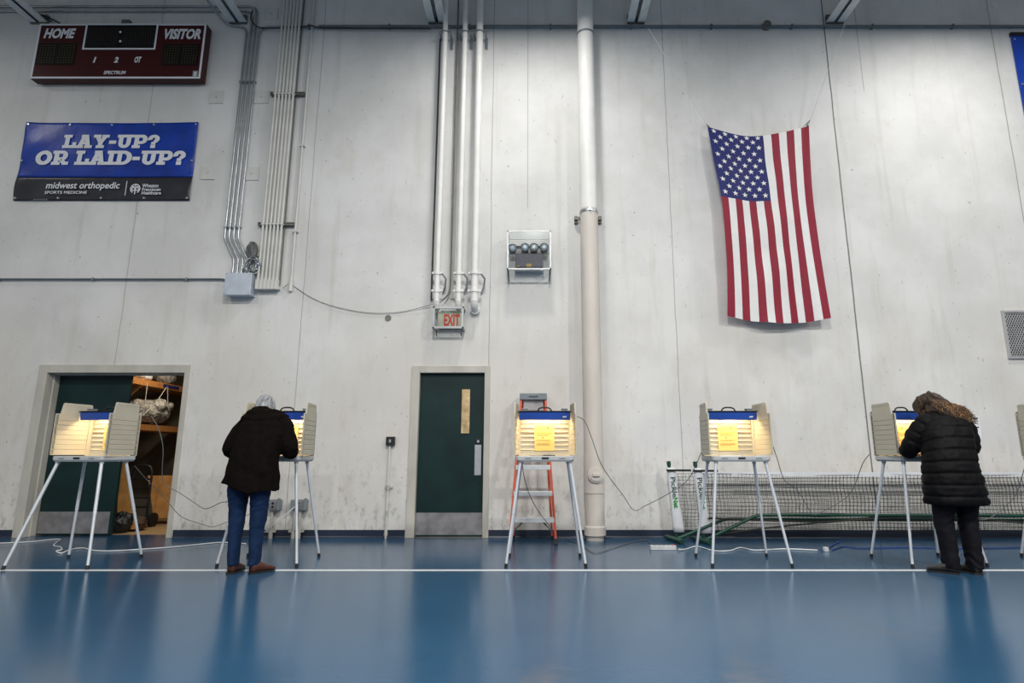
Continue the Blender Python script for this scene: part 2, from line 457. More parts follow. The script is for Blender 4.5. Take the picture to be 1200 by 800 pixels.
def struct(name, mb, m, label=None, parent=None, bevel=0):
    o = obj(name, mb, m, parent, bevel)
    if not parent: o['kind'] = 'structure'
    if label and not parent: o['label'] = label
    return o
def copy_thing(root, loc, rotz, label, group=None):
    r = root.copy(); COL.objects.link(r); r.location = loc; r.rotation_euler = (0, 0, rotz)
    r['label'] = label
    if group: r['group'] = group
    for ch in root.children:
        c = ch.copy(); COL.objects.link(c); c.parent = r
        for g in ch.children:
            d = g.copy(); COL.objects.link(d); d.parent = c
    return r
def text_mb(body, width, height, origin, shear=0.0, bold=0.0, ext=.002, mi=0, rot=0.0, spacing=1.0):
    """text facing -Y, fitted to width x height (metres), lower-left corner at origin, turned by rot in the wall plane"""
    cu = bpy.data.curves.new('lettering', 'FONT'); cu.body = body; cu.size = 1; cu.shear = shear
    cu.offset = bold; cu.extrude = 0; cu.resolution_u = 3; cu.space_character = spacing
    o = bpy.data.objects.new('lettering_tmp', cu); COL.objects.link(o)
    bpy.context.view_layer.update()
    me = bpy.data.meshes.new_from_object(o.evaluated_get(bpy.context.evaluated_depsgraph_get()))
    bpy.data.objects.remove(o); 
    xs = [v.co.x for v in me.vertices]; ys = [v.co.y for v in me.vertices]
    x0, x1, y0, y1 = min(xs), max(xs), min(ys), max(ys)
    kx = width / (x1 - x0); ky = height / (y1 - y0)
    O = Vector(origin); c, s_ = math.cos(rot), math.sin(rot)
    mb = MB()
    vs = []
    for v in me.vertices:
        a = (v.co.x - x0) * kx; b = (v.co.y - y0) * ky
        vs.append(O + Vector((a*c - b*s_, 0, a*s_ + b*c)))
    mb.add(vs, [tuple(p.vertices) for p in me.polygons], mi)
    # thin solid: a back copy
    bpy.data.meshes.remove(me)
    return mb
def frame_mb(x0, z0, x1, z1, w, y0, y1, mb=None, mi=0):
    mb = mb or MB()
    mb.box((x0, y0, z0), (x1, y1, z0 + w), mi); mb.box((x0, y0, z1 - w), (x1, y1, z1), mi)
    mb.box((x0, y0, z0 + w), (x0 + w, y1, z1 - w), mi); mb.box((x1 - w, y0, z0 + w), (x1, y1, z1 - w), mi)
    return mb
def push(me, fn):
    """move every vertex along its normal by fn(position)"""
    n_ = len(me.vertices); co = [0.0]*(3*n_); no = [0.0]*(3*n_)
    me.vertices.foreach_get('co', co); me.vertices.foreach_get('normal', no)
    for i in range(0, 3*n_, 3):
        d = fn(Vector(co[i:i+3]))
        co[i] += no[i]*d; co[i+1] += no[i+1]*d; co[i+2] += no[i+2]*d
    me.vertices.foreach_set('co', co); me.update()
def remesh(mb, voxel, smooth=4, name='body'):
    me = mb.mesh('tmp', [])
    o = bpy.data.objects.new('tmp', me); COL.objects.link(o)
    r = o.modifiers.new('r', 'REMESH'); r.mode = 'VOXEL'; r.voxel_size = voxel; r.use_smooth_shade = True
    if smooth:
        s = o.modifiers.new('s', 'SMOOTH'); s.factor = .5; s.iterations = smooth
    bpy.context.view_layer.update()
    out = bpy.data.meshes.new_from_object(o.evaluated_get(bpy.context.evaluated_depsgraph_get()))
    bpy.data.objects.remove(o); bpy.data.meshes.remove(me)
    out.name = name
    return out
def shift_mesh(me, off):
    me.transform(Matrix.Translation(-Vector(off))); return me

# ================================================================== the hall
ZT = 8.6                                         # underside of the roof deck
XL, XR = -14.0, 14.0
d2a, d2b = -6.545, -4.69                         # left double doorway
d1a, d1b = -1.530, -0.650                        # green door
DH = 2.13
WT = 0.30                                        # wall thickness
w = MB()
for a, b, c, d in ((XL, d2a, 0, ZT), (d2a, d2b, DH, ZT), (d2b, d1a, 0, ZT), (d1a, d1b, DH, ZT), (d1b, XR, 0, ZT)):
    w.box((a, D, c), (b, D + WT, d))
struct('wall_back', w, M['wall'], 'stained white painted concrete gym wall')
struct('floor', MB().box((XL, -9, -.1), (XR, D + .30, 0)), M['floor'], 'glossy blue sports floor')
struct('ceiling', MB().box((XL, -9, ZT), (XR, D + WT, ZT + .15)), M['deck'], 'grey roof deck')
yl = FL(600, 668).y
struct('trim_1', MB().box((XL, yl - .034, .0), (XR, yl + .034, .0015)), M['line_white'], 'white painted line across the blue floor')
bh = 0.098
def base(name, a, b):
    m = MB()
    prof = [(0, 0), (.022, 0), (.013, .010), (.008, .022), (.008, bh), (0, bh)]
    m.poly([Vector((a, D - p, z)) for p, z in prof], (b - a, 0, 0))
    struct(name, m, M['navy'], 'navy blue baseboard strip along the foot of the wall')
base('baseboard_left', XL, d2a - .115); base('baseboard_middle', d2b + .075, d1a - .115); base('baseboard_right', d1b + .075, XR)

# door frames
def door_frame(name, a, b, wl, wr, wt, dep, label):
    m = MB()
    m.box((a - wl, D - .02, 0), (a + .004, D + dep, DH + wt)); m.box((b - .004, D - .02, 0), (b + wr, D + dep, DH + wt))
    m.box((a + .004, D - .02, DH - .004), (b - .004, D + dep, DH + wt))
    m.box((a, D + dep*.5, 0), (a + .018, D + dep, DH)); m.box((b - .018, D + dep*.5, 0), (b, D + dep, DH)); m.box((a, D + dep*.5, DH - .018), (b, D + dep, DH))
    struct(name, m, M['frame_beige'], label, bevel=.004)
door_frame('trim_2', d2a, d2b, .115, .06, .105, .20, 'beige steel frame of the wide storage doorway')
door_frame('trim_3', d1a, d1b, .105, .07, .09, .12, 'beige steel frame of the closed green door')

# closed green door
y0 = D + .055
dr = struct('door_1', MB().box((d1a + .002, y0, .012), (d1b - .002, y0 + .045, DH - .004)), M['green_door'], 'closed dark green door with a narrow glass slot', bevel=.003)
ROOT[dr] = Vector((0, 0, 0))
obj('kick_plate', MB().box((d1a + .008, y0 - .003, .03), (d1b - .012, y0, .305)), M['steel_plate'], dr, label='scuffed steel kick plate')
def dp(px, py): return at(px, py, y0)
a, b = dp(541.5, 456), dp(550, 507.5)
w1 = obj('vision_window', frame_mb(a.x - .012, b.z - .012, b.x + .012, a.z + .012, .012, y0 - .006, y0 + .01), M['green_door'], dr)
obj('pane', MB().box((a.x, y0 - .004, b.z), (b.x, y0, a.z)), mat('amber_glass', (0.55, 0.40, 0.22), 0.2, var=0.5, scale=9), w1, label='narrow amber lit pane')
a, b = dp(556.5, 521), dp(563.5, 556.5)
obj('push_plate', MB().box((a.x, y0 - .004, b.z), (b.x, y0, a.z)), M['alu'], dr, .001, label='steel pull plate')
c = dp(560.5, 517)
lk = obj('lock', MB().box((c.x - .032, y0 - .012, c.z - .032), (c.x + .03, y0, c.z + .03)), M['black'], dr, .004)
obj('lock_cylinder', MB().cyl((c.x, y0 - .02, c.z), (c.x, y0 - .01, c.z), .016), M['alu'], lk)
obj('threshold', MB().box((d1a, D - .01, 0), (d1b, D + .10, .010)), M['strut'], dr)

# left leaf of the storage doorway
y0 = D + .19
lf = struct('door_2', MB().box((d2a + .02, y0, .012), (d2a + 1.0, y0 + .045, DH - .005)), M['green_door'], 'dark green door leaf filling the left half of the storage doorway', bevel=.003)
ROOT[lf] = Vector((0, 0, 0))
obj('kick_plate', MB().box((d2a + .03, y0 - .003, .03), (d2a + .96, y0, .305)), M['steel_plate'], lf, label='grey steel kick plate')
obj('edge_bolt', MB().box((d2a + .975, y0 - .004, .95), (d2a + .995, y0, 1.15)), M['alu'], lf)

# storage room
SB = D + 2.7
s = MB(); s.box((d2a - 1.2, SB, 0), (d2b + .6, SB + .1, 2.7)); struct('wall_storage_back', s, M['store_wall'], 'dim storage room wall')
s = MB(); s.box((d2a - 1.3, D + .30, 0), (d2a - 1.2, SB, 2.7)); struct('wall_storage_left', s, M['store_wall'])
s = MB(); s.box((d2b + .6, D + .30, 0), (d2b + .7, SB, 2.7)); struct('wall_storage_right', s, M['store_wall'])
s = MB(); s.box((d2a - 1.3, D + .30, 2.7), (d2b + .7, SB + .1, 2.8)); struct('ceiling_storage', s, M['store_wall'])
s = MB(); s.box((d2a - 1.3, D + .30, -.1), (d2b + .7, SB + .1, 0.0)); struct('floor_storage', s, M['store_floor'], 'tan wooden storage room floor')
lamp('storage_light', (-5.35, D + 1.0, 2.62), .25, 15, (1, .84, .62))

# ================================================================== roof joists
jz = W(500, 28).z
for i, (px, lab) in enumerate(((25, 'painted roof joist ending above the left end of the red scoreboard'),
                               (262, 'painted roof joist meeting the wall above the four silver conduits'),
                               (505, 'painted roof joist just left of the three white pipes'),
                               (752, 'painted roof joist just right of the thick drain pipe'),
                               (991, 'painted roof joist above the right corner of the hanging flag'))):
    x = -7.52 + 3.027 * i
    t = thing('roof_joist', lab, 'joist', (x, D, jz), 'painted steel roof joists')
    L0, L1 = -6.0, D - .03
    m = MB()
    for sx in (-1, 1):
        m.box((x + sx*.013, L0, jz), (x + sx*.138, L1, jz + .014)); m.box((x + sx*.013, L0, jz), (x + sx*.025, L1, jz + .11))
    obj('bottom_chord', m, M['joist'], t)
    m = MB()
    for sx in (-1, 1):
        m.box((x + sx*.022, L0, ZT - .014), (x + sx*.10, L1, ZT)); m.box((x + sx*.022, L0, ZT - .10), (x + sx*.034, L1, ZT - .01))
    obj('top_chord', m, M['joist'], t)
    m = MB(); pts = []
    k = 0; y = L1 - .25
    while y > L0:
        pts.append((x, y, jz + .05 if k % 2 == 0 else ZT - .05)); k += 1; y -= .62
    m.tube(pts, .011, 8, sm=False)
    obj('web', m, M['joist'], t)
    m = MB().box((x - .13, D - .04, jz - .01), (x + .13, D, jz + .13))
    obj('end_clip', m, M['strut'], t)

# ================================================================== pipes and conduits on the wall
def vert(px, py): return W(px, py).x
# horizontal dark conduit under the joists
zc_ = W(700, 33).z
def wallpath(pts, off, r, seg=8, corner=None):
    P = [W(px, py, off) for px, py in pts]
    return MB().tube(P, r, seg)
def arc_path(pts, rad=.12, n=6):
    """polyline with rounded corners"""
    pts = [Vector(p) for p in pts]; out = [pts[0]]
    for i in range(1, len(pts) - 1):
        p = pts[i]; a = (pts[i-1] - p); b = (pts[i+1] - p)
        r = min(rad, a.length * .45, b.length * .45)
        A = p + a.normalized() * r; B = p + b.normalized() * r
        for k in range(n + 1):
            t = k / n
            out.append(A.lerp(p, t).lerp(p.lerp(B, t), t))
    out.append(pts[-1]); return out
xs4 = [W(282.8, 96, .03).x, W(287.6, 96, .03).x, W(292.6, 96, .03).x, W(297.8, 96, .03).x]
y3 = D - .03
zb0, zb1, zb2 = W(262, 279, .03).z, W(273, 304, .03).z, W(280, 318, .03).z
dx = W(273, 304, .03).x - W(262, 279, .03).x
t = thing('junction_box', 'blue-grey steel junction box under four silver conduits', 'junction box', W(280, 334))
ja, jb = W(264.5, 319.5, .16), W(293, 345.5, .16)
obj('box_body', MB().box((ja.x + .006, D - .15, jb.z + .006), (jb.x - .006, D, ja.z - .006)), M['box_grey'], t, .004)
cv = obj('cover', MB().box((ja.x, D - .165, jb.z), (jb.x, D - .15, ja.z)), M['box_grey'], t, .004)
m = MB()
for sx in (ja.x + .02, jb.x - .02):
    for sz in (ja.z - .02, jb.z + .02): m.cyl((sx, D - .170, sz), (sx, D - .165, sz), .008, seg=8)
obj('screw', m, M['galv'], cv)
zhi = W(300, 9, .03).z
ends = [
    [(xs4[0], y3, zc_ - .0), (xs4[0] - .32, y3, zc_ + .02), (W(250, 24, .05).x, y3 - .25, W(250, 12, .05).z), (W(250, 24, .05).x - .05, y3 - 1.4, jz + .2)],
    [(xs4[1], y3, zhi - .06), (W(0, 10, .03).x - 2, y3, zhi - .06)],
    [(xs4[2], y3, zhi + .02), (W(0, 10, .03).x - 2, y3, zhi + .02)],
    [(xs4[3], y3, zc_), (xs4[3] + .9, y3, zc_)],
]
ordn = ['leftmost', 'second from left', 'third from left', 'rightmost']
for i in range(4):
    up = list(ends[i])
    pts = arc_path([(xs4[i] + dx, y3, ja.z - .02), (xs4[i] + dx, y3, zb1), (xs4[i], y3, zb0), (xs4[i], y3, zb0 + .5)], .035, 4) + up
    t = thing('electrical_conduit', f'{ordn[i]} of the four silver conduits dropping to the junction box', 'conduit', (xs4[i], D, zb2), 'silver conduits')
    obj('tube', MB().tube(arc_path(pts, .14), .0165, 10), M['galv'], t)
    m = MB()
    for z in (W(282, 96, .03).z, W(265, 266, .03).z):
        m.box((xs4[i] - .024, D - .052, z - .012), (xs4[i] + .024, D, z + .012))
    obj('strap', m, M['galv'], t)
# long horizontal run
t = thing('electrical_conduit', 'long dark horizontal conduit running under the roof joists', 'conduit', (4, D, zc_))
obj('tube', MB().tube([(xs4[3] + .9, D - .035, zc_), (XR, D - .035, zc_)], .022, 10), M['conduit_dark'], t)
m = MB()
for k in range(12):
    x = -3.4 + 1.22 * k; m.box((x - .012, D - .062, zc_ - .03), (x + .012, D, zc_ + .03))
obj('strap', m, M['conduit_dark'], t)
jb_c = W(897, 32)
tag(obj('junction_box', MB().cyl((jb_c.x, D, jb_c.z), (jb_c.x, D - .08, jb_c.z), .06), M['strut'], loc=jb_c), 'small dark round box on the conduit above the flag', 'junction box')
# black cable loosely following it near the corner
bc = [W(296, 12, .03), W(294, 22, .05), W(300, 30, .05), W(312, 33, .06), W(352, 31.5, .07), W(365, 30, .06), W(385, 33, .05), W(505, 33.5, .06)]
tag(obj('cable', MB().tube(spline(bc)[0], .010, 8), M['cable_black'], loc=bc[0]), 'black cable looping beside the silver conduit bends near the ceiling', 'cable')
# left horizontal conduit
zl = W(100, 327, .03).z
t = thing('electrical_conduit', 'thin horizontal conduit running left from the junction box', 'conduit', (-6, D, zl))
obj('tube', MB().tube([(XL, D - .03, zl), (ja.x - .12, D - .03, zl), (ja.x + .01, D - .05, zl - .03)], .014, 8), M['conduit_dark'], t)
m = MB()
for k in range(6): m.box((ja.x - .6 - 1.3*k - .01, D - .05, zl - .02), (ja.x - .6 - 1.3*k + .01, D, zl + .02))
obj('strap', m, M['galv'], t)
# six white conduits
off6 = .09
sx6 = [W(p, 262.5, off6).x for p in (308.5, 312.9, 317.3, 321.6, 325.9, 330.2)]
zbot = W(312, 338, off6).z
names6 = ['leftmost', 'second', 'third', 'fourth', 'fifth', 'rightmost']
for i, x in enumerate(sx6):
    t = thing('painted_conduit', f'{names6[i]} of six white painted conduits beside the coiled cable', 'conduit', (x, D, zbot), 'six white conduits')
    obj('tube', MB().tube([(x, D - off6, zbot + .08), (x, D - off6, ZT)], .0165, 10), M['conduit_white'], t)
    m = MB(); m.cyl((x, D - off6, zbot + .12), (x, D - off6, zbot + .155), .022, seg=12)
    m.box((x - .0235, D - off6 - .022, zbot - .01), (x + .0235, D - off6 + .03, zbot + .125)); m.box((x - .0225, D - off6 + .03, zbot - .0), (x + .0225, D, zbot + .05))
    obj('elbow_fitting', m, M['conduit_white'], t)
    m = MB(); 
    for z in (W(320, 262.5, off6).z, W(320, 110, off6).z): m.box((x - .022, D - off6 - .022, z - .012), (x + .022, D - off6 + .02, z + .012))
    obj('clamp', m, M['conduit_white'], t)
for py, lab in ((262.5, 'lower steel strut channel clamping the six white conduits'), (110, 'upper steel strut channel clamping the six white conduits')):
    z = W(320, py, .05).z; x0, x1 = sx6[0] - .09, sx6[-1] + .16
    m = MB(); m.box((x0, D - .06, z - .022), (x1, D, z + .022)); m.box((x0, D - .072, z - .022), (x1, D - .06, z - .008)); m.box((x0, D - .072, z + .008), (x1, D - .06, z + .022))
    t = tag(obj('strut_channel', m, M['strut'], loc=((x0+x1)/2, D, z)), lab, 'bracket', 'strut channels of the six conduits')
# dark thin line right of the six
x = W(333.5, 262, .03).x
tag(obj('cable', MB().tube([(x, D - .02, W(330, 336, .03).z), (x, D - .02, ZT)], .010, 8), M['cable_grey'], loc=(x, D, 4)), 'thin grey cable hugging the right side of the six white conduits', 'cable')
x = W(348.5, 240, .03).x
t = thing('painted_conduit', 'single thin white conduit standing right of the six white ones', 'conduit', (x, D, zbot))
obj('tube', MB().tube([(x, D - .03, W(339, 330, .03).z), (x, D - .03, ZT)], .016, 10), M['conduit_white'], t)
obj('elbow_fitting', MB().cyl((x, D - .03, W(339, 341, .03).z), (x, D - .03, W(339, 327, .03).z), .028), M['conduit_white'], t)
m = MB()
for py in (272, 172): z = W(345, py).z; m.box((x - .03, D - .05, z - .012), (x + .04, D, z + .012))
obj('strap', m, M['conduit_white'], t)
# cable coil above the box
t = thing('cable_coil', 'tangled coil of grey cable hanging beside the junction box', 'cable', W(296, 303))
m = MB(); rnd = random.Random(3)
for k in range(9):
    c = W(296 + rnd.uniform(-1.6, 1.6), 311, .07 + rnd.uniform(-.03, .05)); rx = .088 + rnd.uniform(-.035, .02); rz = .115 + rnd.uniform(-.04, .02); ph = rnd.uniform(0, 6)
    m.tube([(c.x + rx*math.cos(a/12*math.pi), c.y + .03*math.sin(a/6*math.pi + ph), c.z + rz*math.sin(a/12*math.pi)) for a in range(25)], .009, 6)
obj('lower_loops', m, M['galv'], t)
m = MB()
for k in range(10):
    c = W(295 + rnd.uniform(-1, 1), 294, .06 + rnd.uniform(-.02, .03)); rx = .035 + rnd.uniform(-.02, .025); rz = .12 + rnd.uniform(-.03, .02)
    m.tube([(c.x + rx*math.cos(a/12*math.pi), c.y + .02*math.sin(a/6*math.pi), c.z + rz*math.sin(a/12*math.pi)) for a in range(25)], .009, 6)
obj('upper_bundle', m, M['cable_grey'], t)
p = W(302, 297)
tag(obj('anchor_clip', MB().box((p.x - .04, D - .03, p.z - .05), (p.x + .03, D, p.z + .06)), M['frame_beige'], loc=p, bevel=.004), 'small tan wall clip behind the coiled cable', 'clip')
# swagging thin cable
sw = [W(331, 338, .05), W(338, 333, .05), W(344, 335, .02), W(362, 347, .02), W(385, 357, .02), W(420, 365, .02), W(450, 367, .02), W(478, 364, .02), W(508, 356, .05)]
tag(obj('cable', MB().tube(spline(sw)[0], .0042, 6), M['strut'], loc=sw[4]), 'thin cable sagging across the wall to the exit sign', 'cable')
p = W(455, 372.5)
tag(obj('cover_plate', MB().cyl((p.x, D, p.z), (p.x, D - .012, p.z), .042), M['strut'], loc=p), 'small round grey cover plate beneath the sagging cable', 'cover plate')
# weld plates
for px, py, lab in ((254.5, 114, 'square painted wall plate left of the silver conduits, upper'), (244.5, 202.5, 'square painted wall plate right of the blue banner'),
                    (307, 114, 'square painted wall plate between the silver and white conduits, upper'), (295.5, 203.5, 'square painted wall plate between the silver and white conduits, lower'),
                    (318, 16.5, 'square painted wall plate just below the ceiling')):
    p = W(px, py); t = thing('wall_plate', lab, 'wall plate', p, 'square painted wall plates')
    obj('plate', MB().box((p.x - .105, D - .014, p.z - .105), (p.x + .105, D, p.z + .105)), M['conduit_white'], t, .003)
    obj('bolt', MB().cyl((p.x, D - .024, p.z), (p.x, D - .014, p.z), .016, seg=6), M['box_grey'], t)

# three sprinkler pipes
def pipe3(px, r, pyb, lab):
    off = .17; x = W(px, 322, off).x; zb = W(px, pyb, off).z; yo = D - off
    t = thing('sprinkler_pipe', lab, 'pipe', (x, D, zb), 'three white sprinkler pipes')
    obj('pipe', MB().tube([(x, yo, zb), (x, yo, ZT)], r, 18), M['white_paint'], t)
    m = MB(); m.tube(arc_path([(x, yo, zb + .04), (x, yo, zb - .16), (x, D - .003, zb - .18)], .14, 8), r * 1.02, 18)
    m.tube(arc_path([(x, yo, zb - .08), (x, yo, zb - .10)]), r * 1.1, 18)
    obj('elbow', m, M['white_paint'], t)
    obj('flange', MB().cyl((x, D - .075, zb - .178), (x, D - .035, zb - .178), r*1.35, seg=18), M['white_paint'], t)
    m = MB()
    for dz in (.05, .30):
        m.cyl((x, yo, zb + dz - .022), (x, yo, zb + dz + .022), r * 1.28, seg=18)
        for sx in (-1, 1): m.cyl((x + sx*r*1.5, yo - .025, zb + dz), (x + sx*r*1.5, yo + .025, zb + dz), .016, seg=8); m.box((x + sx*r*1.1 - .02, yo - .012, zb + dz - .015), (x + sx*r*1.5 + .0, yo + .012, zb + dz + .015))
    obj('coupling', m, M['white_paint'], t)
    m = MB(); zt = zb + .30
    m.tube([(x + r*1.55, yo, zt), (x + r*1.55 + .055, yo + .02, zt - .07), (x + r*1.55 + .045, yo + .05, zt - .17), (x + r*1.55, yo + .15, zt - .25)], .013, 6, sm=False)
    obj('brace', m, M['galv'], t)
    zh = W(px, 38, off).z
    m = MB(); m.cyl((x, yo, zh - .012), (x, yo, zh + .012), r * 1.12, seg=18)
    m.box((x - r - .06, yo - .01, zh - .015), (x + r + .06, yo + .01, zh + .015))
    m.box((x + r + .02, yo, zh - .012), (x + r + .05, D, zh + .012)); m.box((x - r - .05, yo, zh - .012), (x - r - .02, D, zh + .012))
    m.box((x + r + .02, D - .03, zh - .16), (x + r + .06, D, zh + .02))
    obj('hanger', m, M['galv'], t)
    return t
pipe3(512.5, .038, 345, 'left one of the three white sprinkler pipes, ending above the exit sign')
pipe3(537.8, .038, 345, 'middle one of the three white sprinkler pipes')
pipe3(556.5, .050, 345, 'right and thickest of the three white sprinkler pipes')
pts = [W(518, 352, .10), W(525, 345, .08), W(527.5, 335, .06), W(528.2, 320, .05)]
x = pts[-1].x
tag(obj('cable', MB().tube(spline(pts)[0] + [Vector((x, D - .05, ZT))], .012, 8), M['cable_grey'], loc=pts[0]), 'dark cable hanging between the left and middle white pipes', 'cable')
x = W(506.2, 322, .05).x
tag(obj('cable', MB().tube([(x, D - .04, W(506, 352, .05).z), (x, D - .04, W(520, 45, .05).z)], .013, 8), M['cable_black'], loc=(x, D, 4)), 'black cable behind the left edge of the left white pipe', 'cable')
x = W(530.5, 322, .02).x
tag(obj('strut_channel', MB().box((x - .022, D - .03, W(530, 350, .02).z), (x + .022, D, W(540, 40).z)), M['frame_beige'], loc=(x, D, 4)), 'narrow tan strut channel behind the middle white pipe', 'bracket')

# thick drain pipe
off = .20; x = W(693, 400, off).x; yo = D - off
t = thing('drain_pipe', 'thick floor to ceiling drain pipe with a round cleanout cap', 'pipe', (x, yo, 0))
zmid = W(690, 246, off).z
obj('lower_pipe', MB().tube([(x, yo, .06), (x, yo, zmid)], .122, 28), M['beige_pipe'], t, label='tan lower pipe')
obj('upper_pipe', MB().tube([(x, yo, zmid), (x, yo, ZT)], .118, 28), M['white_paint'], t, label='white upper pipe')
m = MB(); zz = W(695, 533, off).z
m.tube([(x, yo, .06), (x, yo, .16)], .134, 28); m.tube([(x, yo, .16), (x, yo, .18)], [.134, .124], 28)
m.tube([(x, yo, W(695, 577, off).z - .005), (x, yo, zz)], .130, 28)
obj('hub_fitting', m, M['beige_pipe'], t)
obj('floor_stub', MB().tube([(x, yo, 0), (x, yo, .07)], .108, 28), M['frame_beige'], t)
cz = W(696.5, 556, .33).z
cl = obj('cleanout_cap', MB().cyl((x + .01, yo - .08, cz), (x + .01, yo - .155, cz), .098, seg=28).cyl((x + .01, yo - .155, cz), (x + .01, yo - .17, cz), .078, seg=28), M['beige_pipe'], t, .004)
obj('plug_nut', MB().box((x - .035, yo - .195, cz - .018), (x + .055, yo - .17, cz + .018)), M['beige_pipe'], cl, .003)
zs = W(690, 252, .2).z
m = MB(); m.box((x - .19, D - .10, zs - .022), (x + .19, D - .06, zs + .022)); m.box((x - .19, D - .06, zs - .05), (x - .15, D, zs + .05)); m.box((x + .15, D - .06, zs - .05), (x + .19, D, zs + .05))
obj('strut_bracket', m, M['strut'], t)
m = MB(); m.cyl((x, yo, zs + .015), (x, yo, zs + .05), .128, seg=28); m.box((x - .015, yo - .145, zs + .015), (x + .015, yo - .12, zs + .06))
obj('clamp', m, M['galv'], t)
zs2 = W(685, 41, .2).z
obj('collar', MB().cyl((x, yo, zs2 - .012), (x, yo, zs2 + .012), .128, seg=28), M['galv'], t)

# ================================================================== exit sign and emergency light
a, b = W(507.5, 359, .20), W(543, 384.5, .20)
x0, x1, z0, z1 = a.x, b.x, b.z, a.z; yf = D - .20; yb = D - .02
t = thing('exit_sign', 'illuminated red EXIT sign inside a clear guard box over the green door', 'exit sign', ((x0+x1)/2, D, z0))
m = frame_mb(x0, z0, x1, z1, .028, yf, yf + .02)
for xx in (x0, x1 - .02):
    for zz in (z0, z1 - .02): m.box((xx, yf, zz), (xx + .02, yb, zz + .02))
frame_mb(x0, z0, x1, z1, .02, yb - .01, yb, m)
obj('guard_frame', m, M['guard_alu'], t)
m = MB(); m.box((x0 + .028, yf + .006, z0 + .028), (x1 - .028, yf + .010, z1 - .028))
obj('clear_cover', m, M['acrylic'], t)
sg = obj('sign_body', MB().box((x0 + .05, D - .11, z0 + .03), (x1 - .04, D, z1 - .06)), M['exit_face'], t, .005)
obj('lettering', text_mb('EXIT', (x1-x0)*.52, (z1-z0)*.53, (x0 + (x1-x0)*.33, D - .113, z0 + (z1-z0)*.18), bold=.03), M['exit_red'], sg, label='red EXIT letters')
m = MB()
for xx in (x0 + .05, x1 - .03): m.tube([(xx, yf + .06, z0), (xx - .005, yf + .07, z0 - .05), (xx - .02, yb, z0 - .06)], .009, 6)
obj('foot_hook', m, M['strut'], t)

a, b = W(594.5, 270, .26), W(646, 315.5, .26)
x0, x1, z0, z1 = a.x, b.x, b.z, a.z; yf = D - .26; yb = D - .01
t = thing('emergency_light', 'emergency light with four round lamps in a clear framed guard box', 'emergency light', ((x0+x1)/2, D, z0))
m = frame_mb(x0, z0, x1, z1, .019, yf, yf + .015)
for xx in (x0, x1 - .018):
    for zz in (z0, z1 - .018): m.box((xx, yf, zz), (xx + .018, yb, zz + .018))
m.box((x0 + .024, yf + .1, z1 - .09), (x1 - .024, yf + .112, z1 - .08))
obj('guard_frame', m, M['guard_alu'], t)
m = MB(); m.box((x0 + .02, yf + .006, z0 + .02), (x1 - .02, yf + .010, z1 - .02))
for xx in (x0, x1 - .004): m.box((xx, yf + .02, z0 + .02), (xx + .004, yb, z1 - .02))
obj('clear_cover', m, M['acrylic'], t)
bx = obj('battery_box', MB().box((x0 + .11, D - .14, z0 + .07), (x1 - .11, D, z0 + .27)), M['purple_dark'], t, .006)
m = MB(); m.box((x0 + .26, D - .145, z0 + .075), (x0 + .33, D - .14, z0 + .12)); m.box((x0 + .12, D - .145, z0 + .075), (x0 + .17, D - .14, z0 + .09))
obj('amber_tag', m, mat('amber_tag', (.55, .33, .08), .5), bx)
obj('shelf', MB().box((x0 + .10, D - .15, z0 + .03), (x1 - .10, D, z0 + .045)), M['alu'], t)
for u in (.115, .40, .61, .845):
    cx, cz = x0 + (x1 - x0) * u, z0 + (z1-z0) * (.63 if u > .2 else .61)
    h = obj('lamp_head', MB().tube([(cx, D - .05, cz), (cx, D - .07, cz), (cx, D - .16, cz), (cx, D - .165, cz)], [.03, .05, .062, .062], 20), M['black'], t)
    m = MB(); m.tube([(cx, D - .166, cz), (cx, D - .172, cz), (cx, D - .178, cz)], [.047, .042, .022], 20)
    obj('lens', m, M['lens'], h)
obj('lamp_bar', MB().box((x0 + .03, D - .06, z1 - .145), (x1 - .03, D, z1 - .12)), M['white_paint'], t)
m = MB()
for xx in (x0 + .02, x1 - .02): m.tube([(xx, yf + .03, z0), (xx, yf + .05, z0 - .07), (xx, yb, z0 - .09)], .010, 6)
obj('foot_hook', m, M['strut'], t)

# ================================================================== scoreboard
yo = .17
TL, BR = W(46, 28, yo), W(234.5, 92, yo)
x0, x1, z0, z1 = W(35, 92, yo).x, W(234.5, 92, yo).x, BR.z, TL.z
yf = D - yo
t = thing('scoreboard', 'maroon electronic scoreboard reading HOME and VISITOR high on the wall', 'scoreboard', ((x0+x1)/2, D, z0))
obj('cabinet', MB().box((x0, yf, z0), (x1, D - .03, z1)), M['maroon'], t, .004)
Wd, Hd = x1 - x0, z1 - z0
obj('border', frame_mb(x0, z0, x1, z1, .028, yf - .004, yf), M['letter_white'], t)
def SP(u, v, dy=.004): return Vector((x0 + Wd*u, yf - dy, z0 + Hd*v))
def spx(px, py):                         # photo pixel on the scoreboard face -> u, v
    q = W(px, py, yo); return (q.x - x0) / Wd, (q.z - z0) / Hd
cu0, cv0 = spx(96.5, 58.5); cu1, cv1 = spx(186.5, 28)
pa, pb = SP(cu0, cv0), SP(cu1, 1)
clk = obj('clock_display', MB().box((pa.x, yf - .006, pa.z), (pb.x, yf, pb.z - .02)), M['panel_black'], t)
obj('border', frame_mb(pa.x, pa.z, pb.x, pb.z, .026, yf - .009, yf - .004), M['letter_white'], clk)
def dots(ua, va, ub, vb, nx, nz, skip, y, k=.35):
    m = MB()
    for i in range(nx):
        if i in skip: continue
        for j in range(nz):
            a = SP(ua + (ub-ua)*(i+.5)/nx, va + (vb-va)*(j+.5)/nz); s_ = Wd*(ub-ua)/nx*k*.5
            m.box((a.x - s_, y - .002, a.z - s_), (a.x + s_, y, a.z + s_))
    return m
